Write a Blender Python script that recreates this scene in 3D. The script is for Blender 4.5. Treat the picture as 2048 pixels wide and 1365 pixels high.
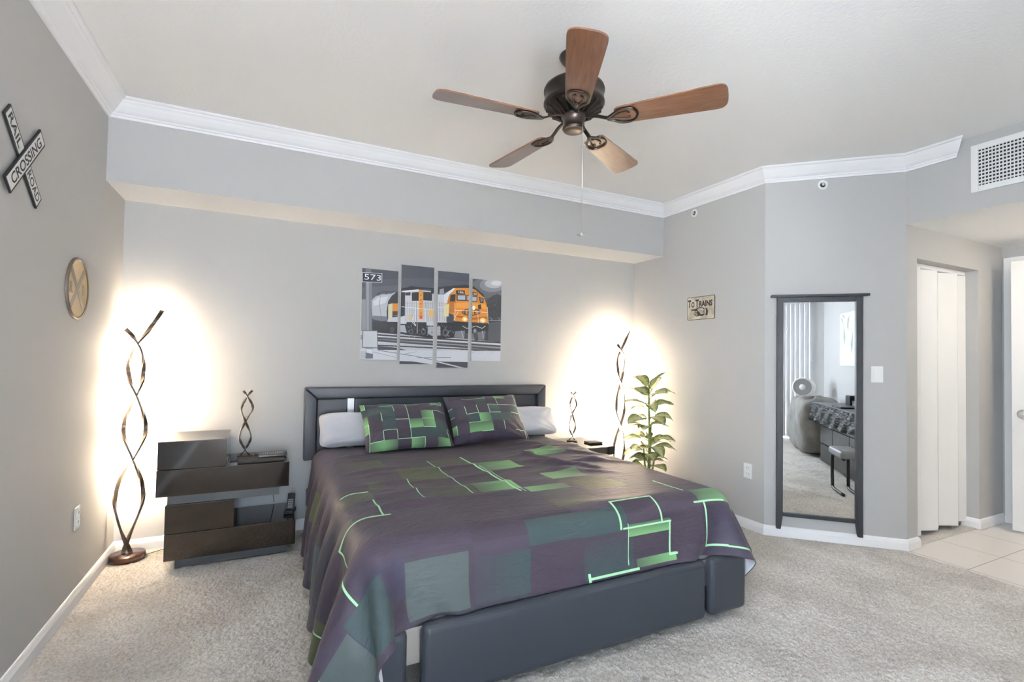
import bpy, bmesh, math, random
import numpy as np
from mathutils import Vector, Matrix
PI = math.pi
sc = bpy.context.scene
col = sc.collection
for o in list(bpy.data.objects):
    bpy.data.objects.remove(o)

# ------------------------------------------------------------------ camera
cd = bpy.data.cameras.new('camera'); cam = bpy.data.objects.new('camera', cd); col.objects.link(cam)
cd.sensor_width = 36.0; cd.lens = 983.6 / 2048 * 36; cd.shift_y = 8.2 / 2048; cd.clip_start = .02
pit, yaw, rol = [math.radians(a) for a in (1.295, 26.283, 0.923)]
r0 = Vector((math.cos(yaw), -math.sin(yaw), 0)); f0 = Vector((math.sin(yaw), math.cos(yaw), 0)); z0 = Vector((0, 0, 1))
fw = f0 * math.cos(pit) + z0 * math.sin(pit); up = -f0 * math.sin(pit) + z0 * math.cos(pit)
rr = r0 * math.cos(rol) + up * math.sin(rol); uu = -r0 * math.sin(rol) + up * math.cos(rol)
cam.matrix_world = Matrix(((rr.x, uu.x, -fw.x, 0), (rr.y, uu.y, -fw.y, 0), (rr.z, uu.z, -fw.z, 1.2), (0, 0, 0, 1)))
sc.camera = cam

# ------------------------------------------------------------------ world, daylight, exposure
w = bpy.data.worlds.new('world'); sc.world = w; w.use_nodes = True
w.node_tree.nodes['Background'].inputs[0].default_value = (.72, .84, 1, 1)
w.node_tree.nodes['Background'].inputs[1].default_value = 1.5
def area(name, loc, rot, sx, sy, power, colr, spread=PI):
    l = bpy.data.lights.new(name, 'AREA'); l.shape = 'RECTANGLE'; l.size = sx; l.size_y = sy; l.energy = power; l.color = colr; l.spread = spread
    o = bpy.data.objects.new(name, l); col.objects.link(o); o.location = loc; o.rotation_euler = rot
    return o
area('window_daylight', (.10, -2.42, 1.10), (PI / 2, 0, 0), 1.7, 2.1, 30, (.66, .82, 1))   # sky outside the rear window, facing into the room
area('added_side_light', (-1.15, -.35, 1.45), (0, -PI / 2, 0), 1.4, 2.0, 21, (.86, .93, 1))   # added light behind the unseen left window, brightens the right-hand walls
sl = bpy.data.lights.new('sun', 'SUN'); sl.energy = 850; sl.angle = .02; sl.color = (.97, .97, 1)
so_ = bpy.data.objects.new('sun', sl); col.objects.link(so_); so_.rotation_euler = Vector((-.10, -.62, 1)).to_track_quat('Z', 'Y').to_euler()   # added for bounce onto the ceiling, falls on the carpet under the rear window
vs = sc.view_settings
vs.view_transform = 'Standard'; vs.look = 'None'; vs.exposure = 2.36; vs.gamma = 1; vs.use_curve_mapping = False
sc.cycles.max_bounces = 16; sc.cycles.diffuse_bounces = 10; sc.cycles.glossy_bounces = 6; sc.cycles.transparent_max_bounces = 12
sc.cycles.sample_clamp_indirect = 6; sc.cycles.use_denoising = True

# ------------------------------------------------------------------ materials
def s2l(c):
    return tuple((v / 255 / 12.92) if v <= 10 else ((v / 255 + .055) / 1.055) ** 2.4 for v in c)
def mat(name, c, rough=.5, metal=0, spec=.5, coat=0, sheen=0, emit=None, es=0, bump=None, var=None):
    """bump = (scale, distance, strength[, stretch]); var = (scale, dark colour)"""
    m = bpy.data.materials.new(name); m.use_nodes = True
    nt = m.node_tree; b = nt.nodes['Principled BSDF']
    b.inputs['Base Color'].default_value = (*c, 1); b.inputs['Roughness'].default_value = rough; b.inputs['Metallic'].default_value = metal
    b.inputs['Specular IOR Level'].default_value = spec; b.inputs['Coat Weight'].default_value = coat; b.inputs['Coat Roughness'].default_value = .05
    b.inputs['Sheen Weight'].default_value = sheen
    if emit: b.inputs['Emission Color'].default_value = (*emit, 1); b.inputs['Emission Strength'].default_value = es
    if bump or var:
        tc = nt.nodes.new('ShaderNodeTexCoord')
    if var:
        n = nt.nodes.new('ShaderNodeTexNoise'); n.inputs['Scale'].default_value = var[0]; n.inputs['Detail'].default_value = 6
        nt.links.new(tc.outputs['Object'], n.inputs['Vector'])
        r = nt.nodes.new('ShaderNodeValToRGB'); r.color_ramp.elements[0].position = .35; r.color_ramp.elements[1].position = .65
        r.color_ramp.elements[0].color = (*var[1], 1); r.color_ramp.elements[1].color = (*c, 1)
        nt.links.new(n.outputs['Fac'], r.inputs['Fac']); nt.links.new(r.outputs['Color'], b.inputs['Base Color'])
    if bump:
        n = nt.nodes.new('ShaderNodeTexNoise'); n.inputs['Scale'].default_value = bump[0]; n.inputs['Detail'].default_value = 5
        if len(bump) > 3:
            mp = nt.nodes.new('ShaderNodeMapping'); mp.inputs['Scale'].default_value = bump[3]
            nt.links.new(tc.outputs['Object'], mp.inputs['Vector']); nt.links.new(mp.outputs['Vector'], n.inputs['Vector'])
        else:
            nt.links.new(tc.outputs['Object'], n.inputs['Vector'])
        bp = nt.nodes.new('ShaderNodeBump'); bp.inputs['Distance'].default_value = bump[1]; bp.inputs['Strength'].default_value = bump[2]
        nt.links.new(n.outputs['Fac'], bp.inputs['Height']); nt.links.new(bp.outputs['Normal'], b.inputs['Normal'])
    return m
def wood(name, c1, c2, rough, scale, stretch, coat=0):
    m = mat(name, c1, rough, coat=coat); nt = m.node_tree; b = nt.nodes['Principled BSDF']
    tc = nt.nodes.new('ShaderNodeTexCoord'); mp = nt.nodes.new('ShaderNodeMapping'); mp.inputs['Scale'].default_value = stretch
    n = nt.nodes.new('ShaderNodeTexNoise'); n.inputs['Scale'].default_value = scale; n.inputs['Detail'].default_value = 8; n.inputs['Distortion'].default_value = .8
    r = nt.nodes.new('ShaderNodeValToRGB'); r.color_ramp.elements[0].position = .3; r.color_ramp.elements[1].position = .7
    r.color_ramp.elements[0].color = (*c2, 1); r.color_ramp.elements[1].color = (*c1, 1)
    nt.links.new(tc.outputs['Object'], mp.inputs['Vector']); nt.links.new(mp.outputs['Vector'], n.inputs['Vector'])
    nt.links.new(n.outputs['Fac'], r.inputs['Fac']); nt.links.new(r.outputs['Color'], b.inputs['Base Color'])
    return m
M = {}
M['wall'] = mat('grey_paint', (.50, .498, .492), .75, spec=.3, bump=(90, .002, .15))
M['ceil'] = mat('ceiling_paint', (.88, .872, .86), .9, spec=.2, bump=(60, .004, .35))
M['trim'] = mat('white_trim', (.88, .88, .89), .45, spec=.4)
M['white'] = mat('white_plastic', (.82, .82, .81), .4)
M['door'] = mat('door_white', (.80, .80, .79), .45, spec=.4)
M['dark'] = mat('dark_gap', (.02, .02, .02), .6)
M['leather'] = mat('charcoal_leather', (.040, .046, .060), .42, spec=.5, bump=(420, .0006, .35))
M['steel'] = mat('brushed_steel', (.72, .72, .73), .28, metal=1)
M['chrome'] = mat('chrome', (.85, .85, .86), .08, metal=1)
M['lacquer'] = mat('black_lacquer', (.020, .013, .010), .07, spec=.6, coat=.6, bump=(6, .0015, .12))
M['laq_dark'] = mat('grey_lacquer', (.07, .075, .08), .35)
M['bronze'] = mat('oiled_bronze', (.035, .026, .021), .34, metal=.55, spec=.6, var=(9, (.02, .014, .012)))
M['cap'] = mat('bronze_cap', (.16, .12, .09), .35, metal=.7)
M['blade'] = wood('blade_walnut', (.20, .092, .046), (.115, .050, .026), .30, 7, (1.2, 14, 14), coat=1)
M['lampm'] = mat('lamp_bronze', (.075, .058, .043), .38, metal=.7)
M['lampbase'] = mat('lamp_base', (.075, .032, .022), .25, metal=.4, coat=.4)
M['led_small'] = mat('small_led_strip', (1, .95, .85), .5, emit=(1, .80, .58), es=8)
M['led'] = mat('led_strip', (1, .95, .85), .5, emit=(1, .80, .58), es=64)
M['dome'] = mat('lit_dome', (.9, .88, .84), .5, emit=(1, .88, .74), es=8.5)
M['ledoff'] = mat('led_diffuser', (.75, .72, .66), .5)
M['blackp'] = mat('black_plastic', (.014, .014, .015), .35)
M['button'] = mat('grey_button', (.32, .32, .33), .5)
M['pouch'] = mat('dark_brown_cloth', (.045, .035, .033), .7, bump=(60, .002, .4))
M['pilloww'] = mat('white_pillowcase', (.62, .62, .66), .85, sheen=.3, bump=(260, .0015, .5))
M['sheet'] = mat('white_sheet', (.78, .78, .80), .85, bump=(40, .003, .3))
M['inner'] = mat('duvet_lining', (.70, .71, .76), .8)
M['mirrorframe'] = wood('charcoal_wood', (.040, .045, .052), (.022, .025, .030), .5, 10, (22, 22, 1.6))
M['dresser'] = mat('dresser_black', (.012, .012, .013), .22, spec=.3)
M['mirror'] = mat('mirror_glass', (.88, .90, .90), .0, metal=1)
M['pot'] = mat('terracotta', (.30, .055, .035), .5, bump=(30, .002, .2))
M['soil'] = mat('soil', (.05, .035, .025), .95, bump=(90, .006, .8))
M['stem'] = mat('plant_stem', (.20, .27, .10), .5)
M['wood_edge'] = mat('canvas_edge', (.62, .62, .62), .8)
M['txtblack'] = mat('sign_black', (.012, .012, .012), .5)
M['signwhite'] = mat('sign_white', (.70, .69, .67), .5)
M['cream'] = mat('sign_cream', (.62, .57, .47), .55, var=(14, (.40, .35, .27)))
M['ink'] = mat('sign_ink', (.018, .016, .015), .6)
M['tan'] = mat('sign_tan', (.60, .45, .25), .35, metal=.25, var=(5, (.50, .37, .20)))
M['tangrey'] = mat('sign_grey', (.27, .235, .19), .4, metal=.2)
M['sticker'] = mat('dark_rim', (.16, .13, .10), .4, metal=.4)
M['bagm'] = mat('grey_bag_fabric', (.27, .26, .245), .8, bump=(9, .03, .6), var=(5, (.20, .19, .18)))
M['blackbag'] = mat('black_film', (.010, .010, .011), .30, spec=.3, bump=(14, .02, .9, (1, 3, 3)))
M['seat'] = mat('grey_vinyl', (.22, .23, .24), .4)
M['blind'] = mat('pale_vanes', (.45, .45, .46), .7)
M['poster'] = mat('poster_paper', (.80, .81, .81), .5, var=(5, (.62, .66, .66)))
M['leafart'] = mat('poster_leaf', (.35, .42, .38), .6)
M['screen'] = mat('screen_grey', (.30, .33, .36), .2)
M['cord'] = mat('cord', (.10, .075, .05), .5)

def two(name, c, fn):
    m = mat(name, c); nt = m.node_tree; fn(nt, nt.nodes['Principled BSDF']); return m
def carpet(nt, b):
    tc = nt.nodes.new('ShaderNodeTexCoord')
    def noise(s, d=4, dist=0):
        n = nt.nodes.new('ShaderNodeTexNoise'); n.inputs['Scale'].default_value = s; n.inputs['Detail'].default_value = d; n.inputs['Distortion'].default_value = dist
        nt.links.new(tc.outputs['Object'], n.inputs['Vector']); return n.outputs['Fac']
    def ramp(f, a, ca, bb, cb):
        r = nt.nodes.new('ShaderNodeValToRGB'); e = r.color_ramp.elements; e[0].position = a; e[0].color = (*ca, 1); e[1].position = bb; e[1].color = (*cb, 1)
        nt.links.new(f, r.inputs['Fac']); return r.outputs['Color']
    fine = ramp(noise(95, 5, .5), .32, (.56, .515, .465), .60, (.80, .765, .72))
    big = ramp(noise(3.0, 4, .5), .36, (.80, .79, .775), .62, (1, 1, 1))
    mx = nt.nodes.new('ShaderNodeMix'); mx.data_type = 'RGBA'; mx.blend_type = 'MULTIPLY'; mx.inputs[0].default_value = 1
    nt.links.new(fine, mx.inputs[6]); nt.links.new(big, mx.inputs[7]); nt.links.new(mx.outputs[2], b.inputs['Base Color'])
    bp = nt.nodes.new('ShaderNodeBump'); bp.inputs['Distance'].default_value = .006; bp.inputs['Strength'].default_value = .6
    nt.links.new(noise(210, 4, .5), bp.inputs['Height']); nt.links.new(bp.outputs['Normal'], b.inputs['Normal'])
    b.inputs['Roughness'].default_value = .95; b.inputs['Specular IOR Level'].default_value = .1; b.inputs['Sheen Weight'].default_value = .15
M['carpet'] = two('carpet_pile', (.5, .47, .43), carpet)
def tiles(nt, b):
    tc = nt.nodes.new('ShaderNodeTexCoord'); mp = nt.nodes.new('ShaderNodeMapping'); mp.inputs['Location'].default_value = (-.335, -.15, 0)
    br = nt.nodes.new('ShaderNodeTexBrick'); br.offset = 0; br.inputs['Scale'].default_value = 1
    br.inputs['Brick Width'].default_value = .42; br.inputs['Row Height'].default_value = .42; br.inputs['Mortar Size'].default_value = .003
    br.inputs['Color1'].default_value = (.80, .76, .715, 1); br.inputs['Color2'].default_value = (.785, .745, .70, 1); br.inputs['Mortar'].default_value = (.40, .37, .34, 1)
    nt.links.new(tc.outputs['Object'], mp.inputs['Vector']); nt.links.new(mp.outputs['Vector'], br.inputs['Vector']); nt.links.new(br.outputs['Color'], b.inputs['Base Color'])
    b.inputs['Roughness'].default_value = .3
M['tile'] = two('hall_tile', (.7, .66, .61), tiles)
def attr_col(nt, b):
    a = nt.nodes.new('ShaderNodeAttribute'); a.attribute_name = 'ink'; nt.links.new(a.outputs['Color'], b.inputs['Base Color']); b.inputs['Roughness'].default_value = .6
M['print'] = two('printed_canvas', (.5, .5, .5), attr_col)
def leaf(nt, b):
    a = nt.nodes.new('ShaderNodeUVMap'); sp = nt.nodes.new('ShaderNodeSeparateXYZ'); nt.links.new(a.outputs['UV'], sp.inputs[0])
    tc = nt.nodes.new('ShaderNodeTexCoord'); n = nt.nodes.new('ShaderNodeTexNoise'); n.inputs['Scale'].default_value = 55; n.inputs['Detail'].default_value = 5
    nt.links.new(tc.outputs['Object'], n.inputs['Vector'])
    def mt(op, x, y):
        q = nt.nodes.new('ShaderNodeMath'); q.operation = op
        for k, v in enumerate((x, y)):
            if isinstance(v, (int, float)): q.inputs[k].default_value = v
            else: nt.links.new(v, q.inputs[k])
        return q.outputs[0]
    edge = mt('ABSOLUTE', mt('SUBTRACT', sp.outputs[0], .5), 0)
    f = mt('ADD', mt('MULTIPLY', edge, 1.1), mt('MULTIPLY', n.outputs['Fac'], .8))
    r = nt.nodes.new('ShaderNodeValToRGB'); e = r.color_ramp.elements; e[0].position = .50; e[0].color = (.60, .60, .34, 1); e[1].position = .92; e[1].color = (.10, .16, .045, 1)
    x = e.new(.7); x.color = (.32, .36, .13, 1)
    nt.links.new(f, r.inputs['Fac']); nt.links.new(r.outputs['Color'], b.inputs['Base Color']); b.inputs['Roughness'].default_value = .4
M['leaf'] = two('variegated_leaf', (.3, .35, .15), leaf)
def glass(nt, b):
    t = nt.nodes.new('ShaderNodeBsdfTransparent'); g = nt.nodes.new('ShaderNodeBsdfGlossy'); g.inputs['Roughness'].default_value = .02
    f = nt.nodes.new('ShaderNodeFresnel'); f.inputs[0].default_value = 1.45; mx = nt.nodes.new('ShaderNodeMixShader')
    nt.links.new(f.outputs[0], mx.inputs[0]); nt.links.new(t.outputs[0], mx.inputs[1]); nt.links.new(g.outputs[0], mx.inputs[2])
    nt.links.new(mx.outputs[0], nt.nodes['Material Output'].inputs['Surface'])
M['glass'] = two('window_glass', (1, 1, 1), glass)

# printed bedding: rectangles and lines laid out in the cloth's own flat coordinates (metres)
GR, OL, TE, LG, MI, PU = (.21, .46, .19), (.080, .092, .050), (.052, .080, .084), (.095, .120, .118), (.42, .80, .46), (.055, .047, .082)
def bedding(name, rects, scale=1.0, uvname='cloth', cell=(.225, .205)):
    m = mat(name, (.04, .036, .062), .52, spec=.36, sheen=.05); nt = m.node_tree; b = nt.nodes['Principled BSDF']
    uv = nt.nodes.new('ShaderNodeUVMap'); uv.uv_map = uvname
    sp = nt.nodes.new('ShaderNodeSeparateXYZ'); nt.links.new(uv.outputs['UV'], sp.inputs[0])
    def mt(op, x, y=0.0, z=None):
        q = nt.nodes.new('ShaderNodeMath'); q.operation = op
        for k, v in enumerate((x, y) if z is None else (x, y, z)):
            if isinstance(v, (int, float)): q.inputs[k].default_value = v
            else: nt.links.new(v, q.inputs[k])
        return q.outputs[0]
    U, V = sp.outputs[0], sp.outputs[1]
    fl = nt.nodes.new('ShaderNodeCombineXYZ')
    nt.links.new(mt('FLOOR', mt('DIVIDE', U, cell[0])), fl.inputs[0]); nt.links.new(mt('FLOOR', mt('DIVIDE', V, cell[1])), fl.inputs[1])
    wn = nt.nodes.new('ShaderNodeTexWhiteNoise'); wn.noise_dimensions = '2D'; nt.links.new(fl.outputs[0], wn.inputs['Vector'])
    rp = nt.nodes.new('ShaderNodeValToRGB'); rp.color_ramp.interpolation = 'CONSTANT'
    e = rp.color_ramp.elements; e[0].position = 0; e[0].color = (.060, .046, .067, 1); e[1].position = .45; e[1].color = (.067, .053, .079, 1)
    for p, c in ((.72, (.048, .040, .066)), (.86, (.052, .050, .068))): x = e.new(p); x.color = (*c, 1)
    nt.links.new(wn.outputs['Value'], rp.inputs['Fac'])
    cur = rp.outputs['Color']
    for (x0, y0, x1, y1, c, gdir) in rects:
        x0, x1 = sorted((x0, x1)); y0, y1 = sorted((y0, y1))
        mu = mt('COMPARE', U, (x0 + x1) / 2, (x1 - x0) / 2); mv = mt('COMPARE', V, (y0 + y1) / 2, (y1 - y0) / 2)
        k = mt('MULTIPLY', mu, mv)
        if gdir:
            t = mt('DIVIDE', mt('SUBTRACT', U if gdir in 'lr' else V, x0 if gdir in 'lr' else y0), (x1 - x0) if gdir in 'lr' else (y1 - y0))
            if gdir in 'ld': t = mt('SUBTRACT', 1.0, t)
            k = mt('MULTIPLY', k, mt('ADD', mt('MULTIPLY', t, .75), .25))
        mx = nt.nodes.new('ShaderNodeMix'); mx.data_type = 'RGBA'; nt.links.new(k, mx.inputs[0]); nt.links.new(cur, mx.inputs[6]); mx.inputs[7].default_value = (*c, 1)
        cur = mx.outputs[2]
    nt.links.new(cur, b.inputs['Base Color'])
    # fine creases and weave
    mp = nt.nodes.new('ShaderNodeMapping'); mp.inputs['Scale'].default_value = (3.2, 11, 1); mp.inputs['Rotation'].default_value = (0, 0, .18); nt.links.new(uv.outputs['UV'], mp.inputs['Vector'])
    n = nt.nodes.new('ShaderNodeTexNoise'); n.inputs['Scale'].default_value = 2.2 * scale; n.inputs['Detail'].default_value = 6; n.inputs['Distortion'].default_value = 1.1
    nt.links.new(mp.outputs['Vector'], n.inputs['Vector'])
    rd = mt('ABSOLUTE', mt('SUBTRACT', n.outputs['Fac'], .5))
    bp = nt.nodes.new('ShaderNodeBump'); bp.inputs['Distance'].default_value = .05; bp.inputs['Strength'].default_value = .22
    nt.links.new(mt('SUBTRACT', 1.0, rd), bp.inputs['Height']); nt.links.new(bp.outputs['Normal'], b.inputs['Normal'])
    return m

# ------------------------------------------------------------------ building helpers
WL = {}
class MB:
    def __init__(s): s.bm = bmesh.new(); s.mi = 0
    def _fin(s, fs):
        for f in fs: f.material_index = s.mi
    def box(s, a, b, bev=0, seg=2, mtx=None):
        a, b = Vector(a), Vector(b); c = (a + b) / 2; d = b - a
        g = bmesh.ops.create_cube(s.bm, size=1, matrix=Matrix.Translation(c) @ Matrix.Diagonal((*d, 1)))
        vs = g['verts']; fs = {f for v in vs for f in v.link_faces}
        if bev:
            es = list({e for v in vs for e in v.link_edges})
            r = bmesh.ops.bevel(s.bm, geom=es, offset=bev, segments=seg, profile=.5, affect='EDGES')
            fs = {f for f in r['faces']} | {f for f in fs if f.is_valid}
            vs = list({v for f in fs for v in f.verts})
            vs = list({v for v in vs if v.is_valid} | {x for f in fs for x in f.verts})
        s._fin(fs)
        if mtx is not None:
            for v in set(vs): v.co = mtx @ v.co
        return s
    def poly(s, pts, mi=None):
        f = s.bm.faces.new([s.bm.verts.new(p) for p in pts]); f.material_index = s.mi if mi is None else mi; return f
    def prism(s, pts, d):
        """polygon pts (3D) extruded by vector d"""
        d = Vector(d); A = [s.bm.verts.new(p) for p in pts]; B = [s.bm.verts.new(Vector(p) + d) for p in pts]
        fs = [s.bm.faces.new(A), s.bm.faces.new(B[::-1])]
        n = len(A)
        for i in range(n): fs.append(s.bm.faces.new((A[i], B[i], B[(i + 1) % n], A[(i + 1) % n])))
        bmesh.ops.recalc_face_normals(s.bm, faces=fs); s._fin(fs); return s
    def grid(s, rows, closed=False, capped=False, smooth=True):
        R = [[s.bm.verts.new(p) for p in r] for r in rows]; fs = []
        n = len(R[0])
        for i in range(len(R) - 1):
            for j in range(n if closed else n - 1):
                fs.append(s.bm.faces.new((R[i][j], R[i][(j + 1) % n], R[i + 1][(j + 1) % n], R[i + 1][j])))
        if capped: fs.append(s.bm.faces.new(R[0][::-1])); fs.append(s.bm.faces.new(R[-1]))
        for f in fs: f.smooth = smooth
        s._fin(fs); return R
    def lathe(s, prof, c, n=32, cap=True, axis=None):
        c = Vector(c); q = axis.to_track_quat('Z', 'Y') if axis is not None else None
        rows = []
        for r, z in prof:
            row = []
            for k in range(n):
                p = Vector((r * math.cos(2 * PI * k / n), r * math.sin(2 * PI * k / n), z))
                row.append(c + (q @ p if q else p))
            rows.append(row)
        s.grid(rows, True, cap); return s
    def tube(s, pts, r, n=8, cap=True):
        pts = [Vector(p) for p in pts]; rows = []
        t0 = (pts[1] - pts[0]).normalized(); a = t0.orthogonal().normalized()
        for i, p in enumerate(pts):
            t = (pts[min(i + 1, len(pts) - 1)] - pts[max(i - 1, 0)]).normalized()
            a = (a - t * a.dot(t)).normalized(); b = t.cross(a)
            ri = r[i] if isinstance(r, (list, tuple)) else r
            rows.append([p + (a * math.cos(2 * PI * k / n) + b * math.sin(2 * PI * k / n)) * ri for k in range(n)])
        s.grid(rows, True, cap); return s
    def build(s, name, m, parent=None, recalc=True, autosmooth=False):
        if recalc: bmesh.ops.recalc_face_normals(s.bm, faces=s.bm.faces)
        me = bpy.data.meshes.new(name); 
        if parent is not None:
            o0 = WL[parent.name]; mw = o0.inverted()
            bmesh.ops.transform(s.bm, matrix=mw, verts=s.bm.verts)
        s.bm.to_mesh(me); s.bm.free()
        for x in (m if isinstance(m, (list, tuple)) else [m]): me.materials.append(M[x] if isinstance(x, str) else x)
        o = bpy.data.objects.new(name, me); col.objects.link(o)
        if parent is not None: o.parent = parent; WL[o.name] = o0
        else: WL[o.name] = Matrix()
        return o
def tag(o, label, cat, group=None):
    o['label'] = label; o['category'] = cat
    if group: o['group'] = group
    return o
def thing(name, label, cat, loc=(0, 0, 0), rotz=0, group=None):
    o = bpy.data.objects.new(name, None); o.empty_display_size = .05; col.objects.link(o)
    o.location = loc; o.rotation_euler = (0, 0, rotz); tag(o, label, cat, group)
    WL[o.name] = Matrix.Translation(loc) @ Matrix.Rotation(rotz, 4, 'Z')
    return o
def struct(name, mb, m, parent=None):
    o = mb.build(name, m, parent)
    if parent is None: o['kind'] = 'structure'
    return o
def B(a, b, bev=0, seg=2): return MB().box(a, b, bev, seg)
def text_tris(s, size=1.0, bold=0.0):
    """triangles of a word, centred, height of capitals about .72*size"""
    c = bpy.data.curves.new('word', 'FONT'); c.body = s; c.size = size; c.align_x = 'CENTER'; c.align_y = 'CENTER'; c.offset = bold; c.resolution_u = 3
    o = bpy.data.objects.new('word', c); col.objects.link(o)
    dg = bpy.context.evaluated_depsgraph_get(); me = bpy.data.meshes.new_from_object(o.evaluated_get(dg))
    out = [[(me.vertices[i].co.x, me.vertices[i].co.y) for i in p.vertices] for p in me.polygons]
    bpy.data.objects.remove(o); bpy.data.curves.remove(c); bpy.data.meshes.remove(me)
    return out
def letters(mb, s, o, ax, ay, n, size, width=None, height=None, thick=.0012, bold=.018):
    """solid lettering on a plane: origin o, axes ax, ay, outward normal n; fitted to width/height if given"""
    T = text_tris(s, 1.0, bold); xs = [p[0] for t in T for p in t]; ys = [p[1] for t in T for p in t]
    kx = width / (max(xs) - min(xs)) if width else size; ky = height / (max(ys) - min(ys)) if height else size
    mx, my = (max(xs) + min(xs)) / 2, (max(ys) + min(ys)) / 2
    o, ax, ay, n = Vector(o), Vector(ax), Vector(ay), Vector(n)
    for t in T:
        mb.poly([o + ax * ((x - mx) * kx) + ay * ((y - my) * ky) + n * thick for x, y in t])
    return mb
def cr(pts, n):
    """Catmull-Rom through pts, n samples per span"""
    P = [Vector(p) for p in pts]; P = [P[0] * 2 - P[1]] + P + [P[-1] * 2 - P[-2]]; out = []
    for i in range(1, len(P) - 2):
        for k in range(n):
            t = k / n
            out.append(.5 * ((2 * P[i]) + (P[i + 1] - P[i - 1]) * t + (2 * P[i - 1] - 5 * P[i] + 4 * P[i + 1] - P[i + 2]) * t * t + (3 * P[i] - P[i - 1] - 3 * P[i + 1] + P[i + 2]) * t ** 3))
    out.append(P[-2]); return out

# ------------------------------------------------------------------ the room
XL, YB, YS, ZS, ZK, ZC = -.795, 3.655, 3.275, 2.097, 2.437, 2.532
XR, Y1, XH, YH, ZH, XHR, YR, YN = 3.087, 2.285, 3.68, 1.714, 2.097, 5.038, -2.03, .45
T = .1
struct('floor', B((XL - T, YR - .2, -.1), (XH - .018, YB + T, -.012)), 'carpet')
def pile(name, x0, x1, y0, y1, h, holes=()):
    """carpet pile as real tufts: a fine grid of irregular heights"""
    rg = np.random.RandomState(9); xs = np.arange(x0, x1 + h, h); ys = np.arange(y0, y1 + h, h); xs[-1] = x1; ys[-1] = y1
    nx, ny = len(xs), len(ys); X, Y = np.meshgrid(xs, ys, indexing='ij')
    def smooth(k, amp):
        a = rg.rand(nx // k + 3, ny // k + 3); gx = np.arange(nx) / k; gy = np.arange(ny) / k; i = gx.astype(int); j = gy.astype(int)
        fx = (gx - i)[:, None]; fy = (gy - j)[None, :]; fx = fx * fx * (3 - 2 * fx); fy = fy * fy * (3 - 2 * fy); I, J = i[:, None], j[None, :]
        return amp * (a[I, J] * (1 - fx) * (1 - fy) + a[I + 1, J] * fx * (1 - fy) + a[I, J + 1] * (1 - fx) * fy + a[I + 1, J + 1] * fx * fy)
    Z = -.011 + rg.rand(nx, ny) * .0075 + smooth(4, .006) + smooth(11, .004)
    P = np.stack([X + (rg.rand(nx, ny) - .5) * h * .7, Y + (rg.rand(nx, ny) - .5) * h * .7, Z], -1)
    P[0, :, 0] = x0; P[-1, :, 0] = x1; P[:, 0, 1] = y0; P[:, -1, 1] = y1
    idx = np.arange(nx * ny).reshape(nx, ny); F = np.stack([idx[:-1, :-1], idx[1:, :-1], idx[1:, 1:], idx[:-1, 1:]], -1).reshape(-1, 4)
    cx, cy = X[:-1, :-1].ravel(), Y[:-1, :-1].ravel(); keep = np.ones(len(F), bool)
    for a, b, c, d in holes: keep &= ~((cx > a) & (cx < b) & (cy > c) & (cy < d))
    keep &= ~(cx + cy - (XR + Y1) > .12) | (cy < YH)
    keep &= ~((cx > XH - .02) & (cy > -9))
    F = F[keep]; used = np.unique(F); mp = np.zeros(nx * ny, int); mp[used] = np.arange(len(used)); F = mp[F]; V = P.reshape(-1, 3)[used]
    me = bpy.data.meshes.new(name); me.vertices.add(len(V)); me.vertices.foreach_set('co', V.ravel().astype(np.float32))
    me.loops.add(F.size); me.loops.foreach_set('vertex_index', F.ravel().astype(np.int32)); me.polygons.add(len(F))
    me.polygons.foreach_set('loop_start', np.arange(0, F.size, 4, dtype=np.int32)); me.polygons.foreach_set('use_smooth', np.ones(len(F), bool)); me.update(calc_edges=True); me.validate()
    me.materials.append(M['carpet']); o = bpy.data.objects.new(name, me); col.objects.link(o); o['kind'] = 'structure'; WL[o.name] = Matrix()
pile('floor_carpet', XL, XH - .018, .85, YB, .0046, [(.36, 1.95, 1.75, 3.55), (XR + .01, 9, Y1 + .05, 9)])
pile('floor_carpet', XL, XH - .018, YR + .0, .85, .016)
struct('floor_hall', B((XH - .018, YN - .1, -.1), (6.1, YH + .012, -.003)), 'tile')
struct('floor_closet', B((3.72, YH + .012, -.1), (4.9, 2.5, .002)), 'carpet')
struct('ceiling', B((XL - T, YR - T, ZC), (XH + .2, YB + T, ZC + .1)), 'ceil')
struct('ceiling_hall', B((XH + .12, YN - .1, ZH), (6.1, 2.5, ZH + .1)), 'ceil')
wl = MB(); V0, V1, VB, VT = -1.25, .55, .80, 2.10
wl.box((XL - T, YR - T, -.1), (XL, V0, ZC)); wl.box((XL - T, V1, -.1), (XL, YB + T, ZC)); wl.box((XL - T, V0, -.1), (XL, V1, VB)); wl.box((XL - T, V0, VT), (XL, V1, ZC))
struct('wall_left', wl, 'wall')
struct('wall_back', B((XL, YB, -.1), (XR + T, YB + T, ZC)), 'wall')
so = MB(); so.box((XL, YS, ZS), (XR, YB, ZC)); so.bm.faces.ensure_lookup_table()
for f in so.bm.faces:
    if f.calc_center_median().z < ZS + .001: f.material_index = 1
struct('wall_soffit', so, ['wall', 'ceil'])
struct('wall_right', B((XR, Y1, -.1), (XR + T, YB, ZC)), 'wall')
struct('wall_angled', MB().prism([(XR, Y1, -.1), (XH, YH, -.1), (XH + .02, YH + .12, -.1), (XR + .1, Y1 + .1, -.1)], (0, 0, ZC + .1)), 'wall')
hw = MB(); hw.box((XH, YH, -.1), (3.81, YH + .12, ZH)); hw.box((4.655, YH, -.1), (XHR + .1, YH + .12, ZH)); hw.box((3.81, YH, 1.887), (4.655, YH + .12, ZH))
struct('wall_closet', hw, 'wall')
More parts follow.
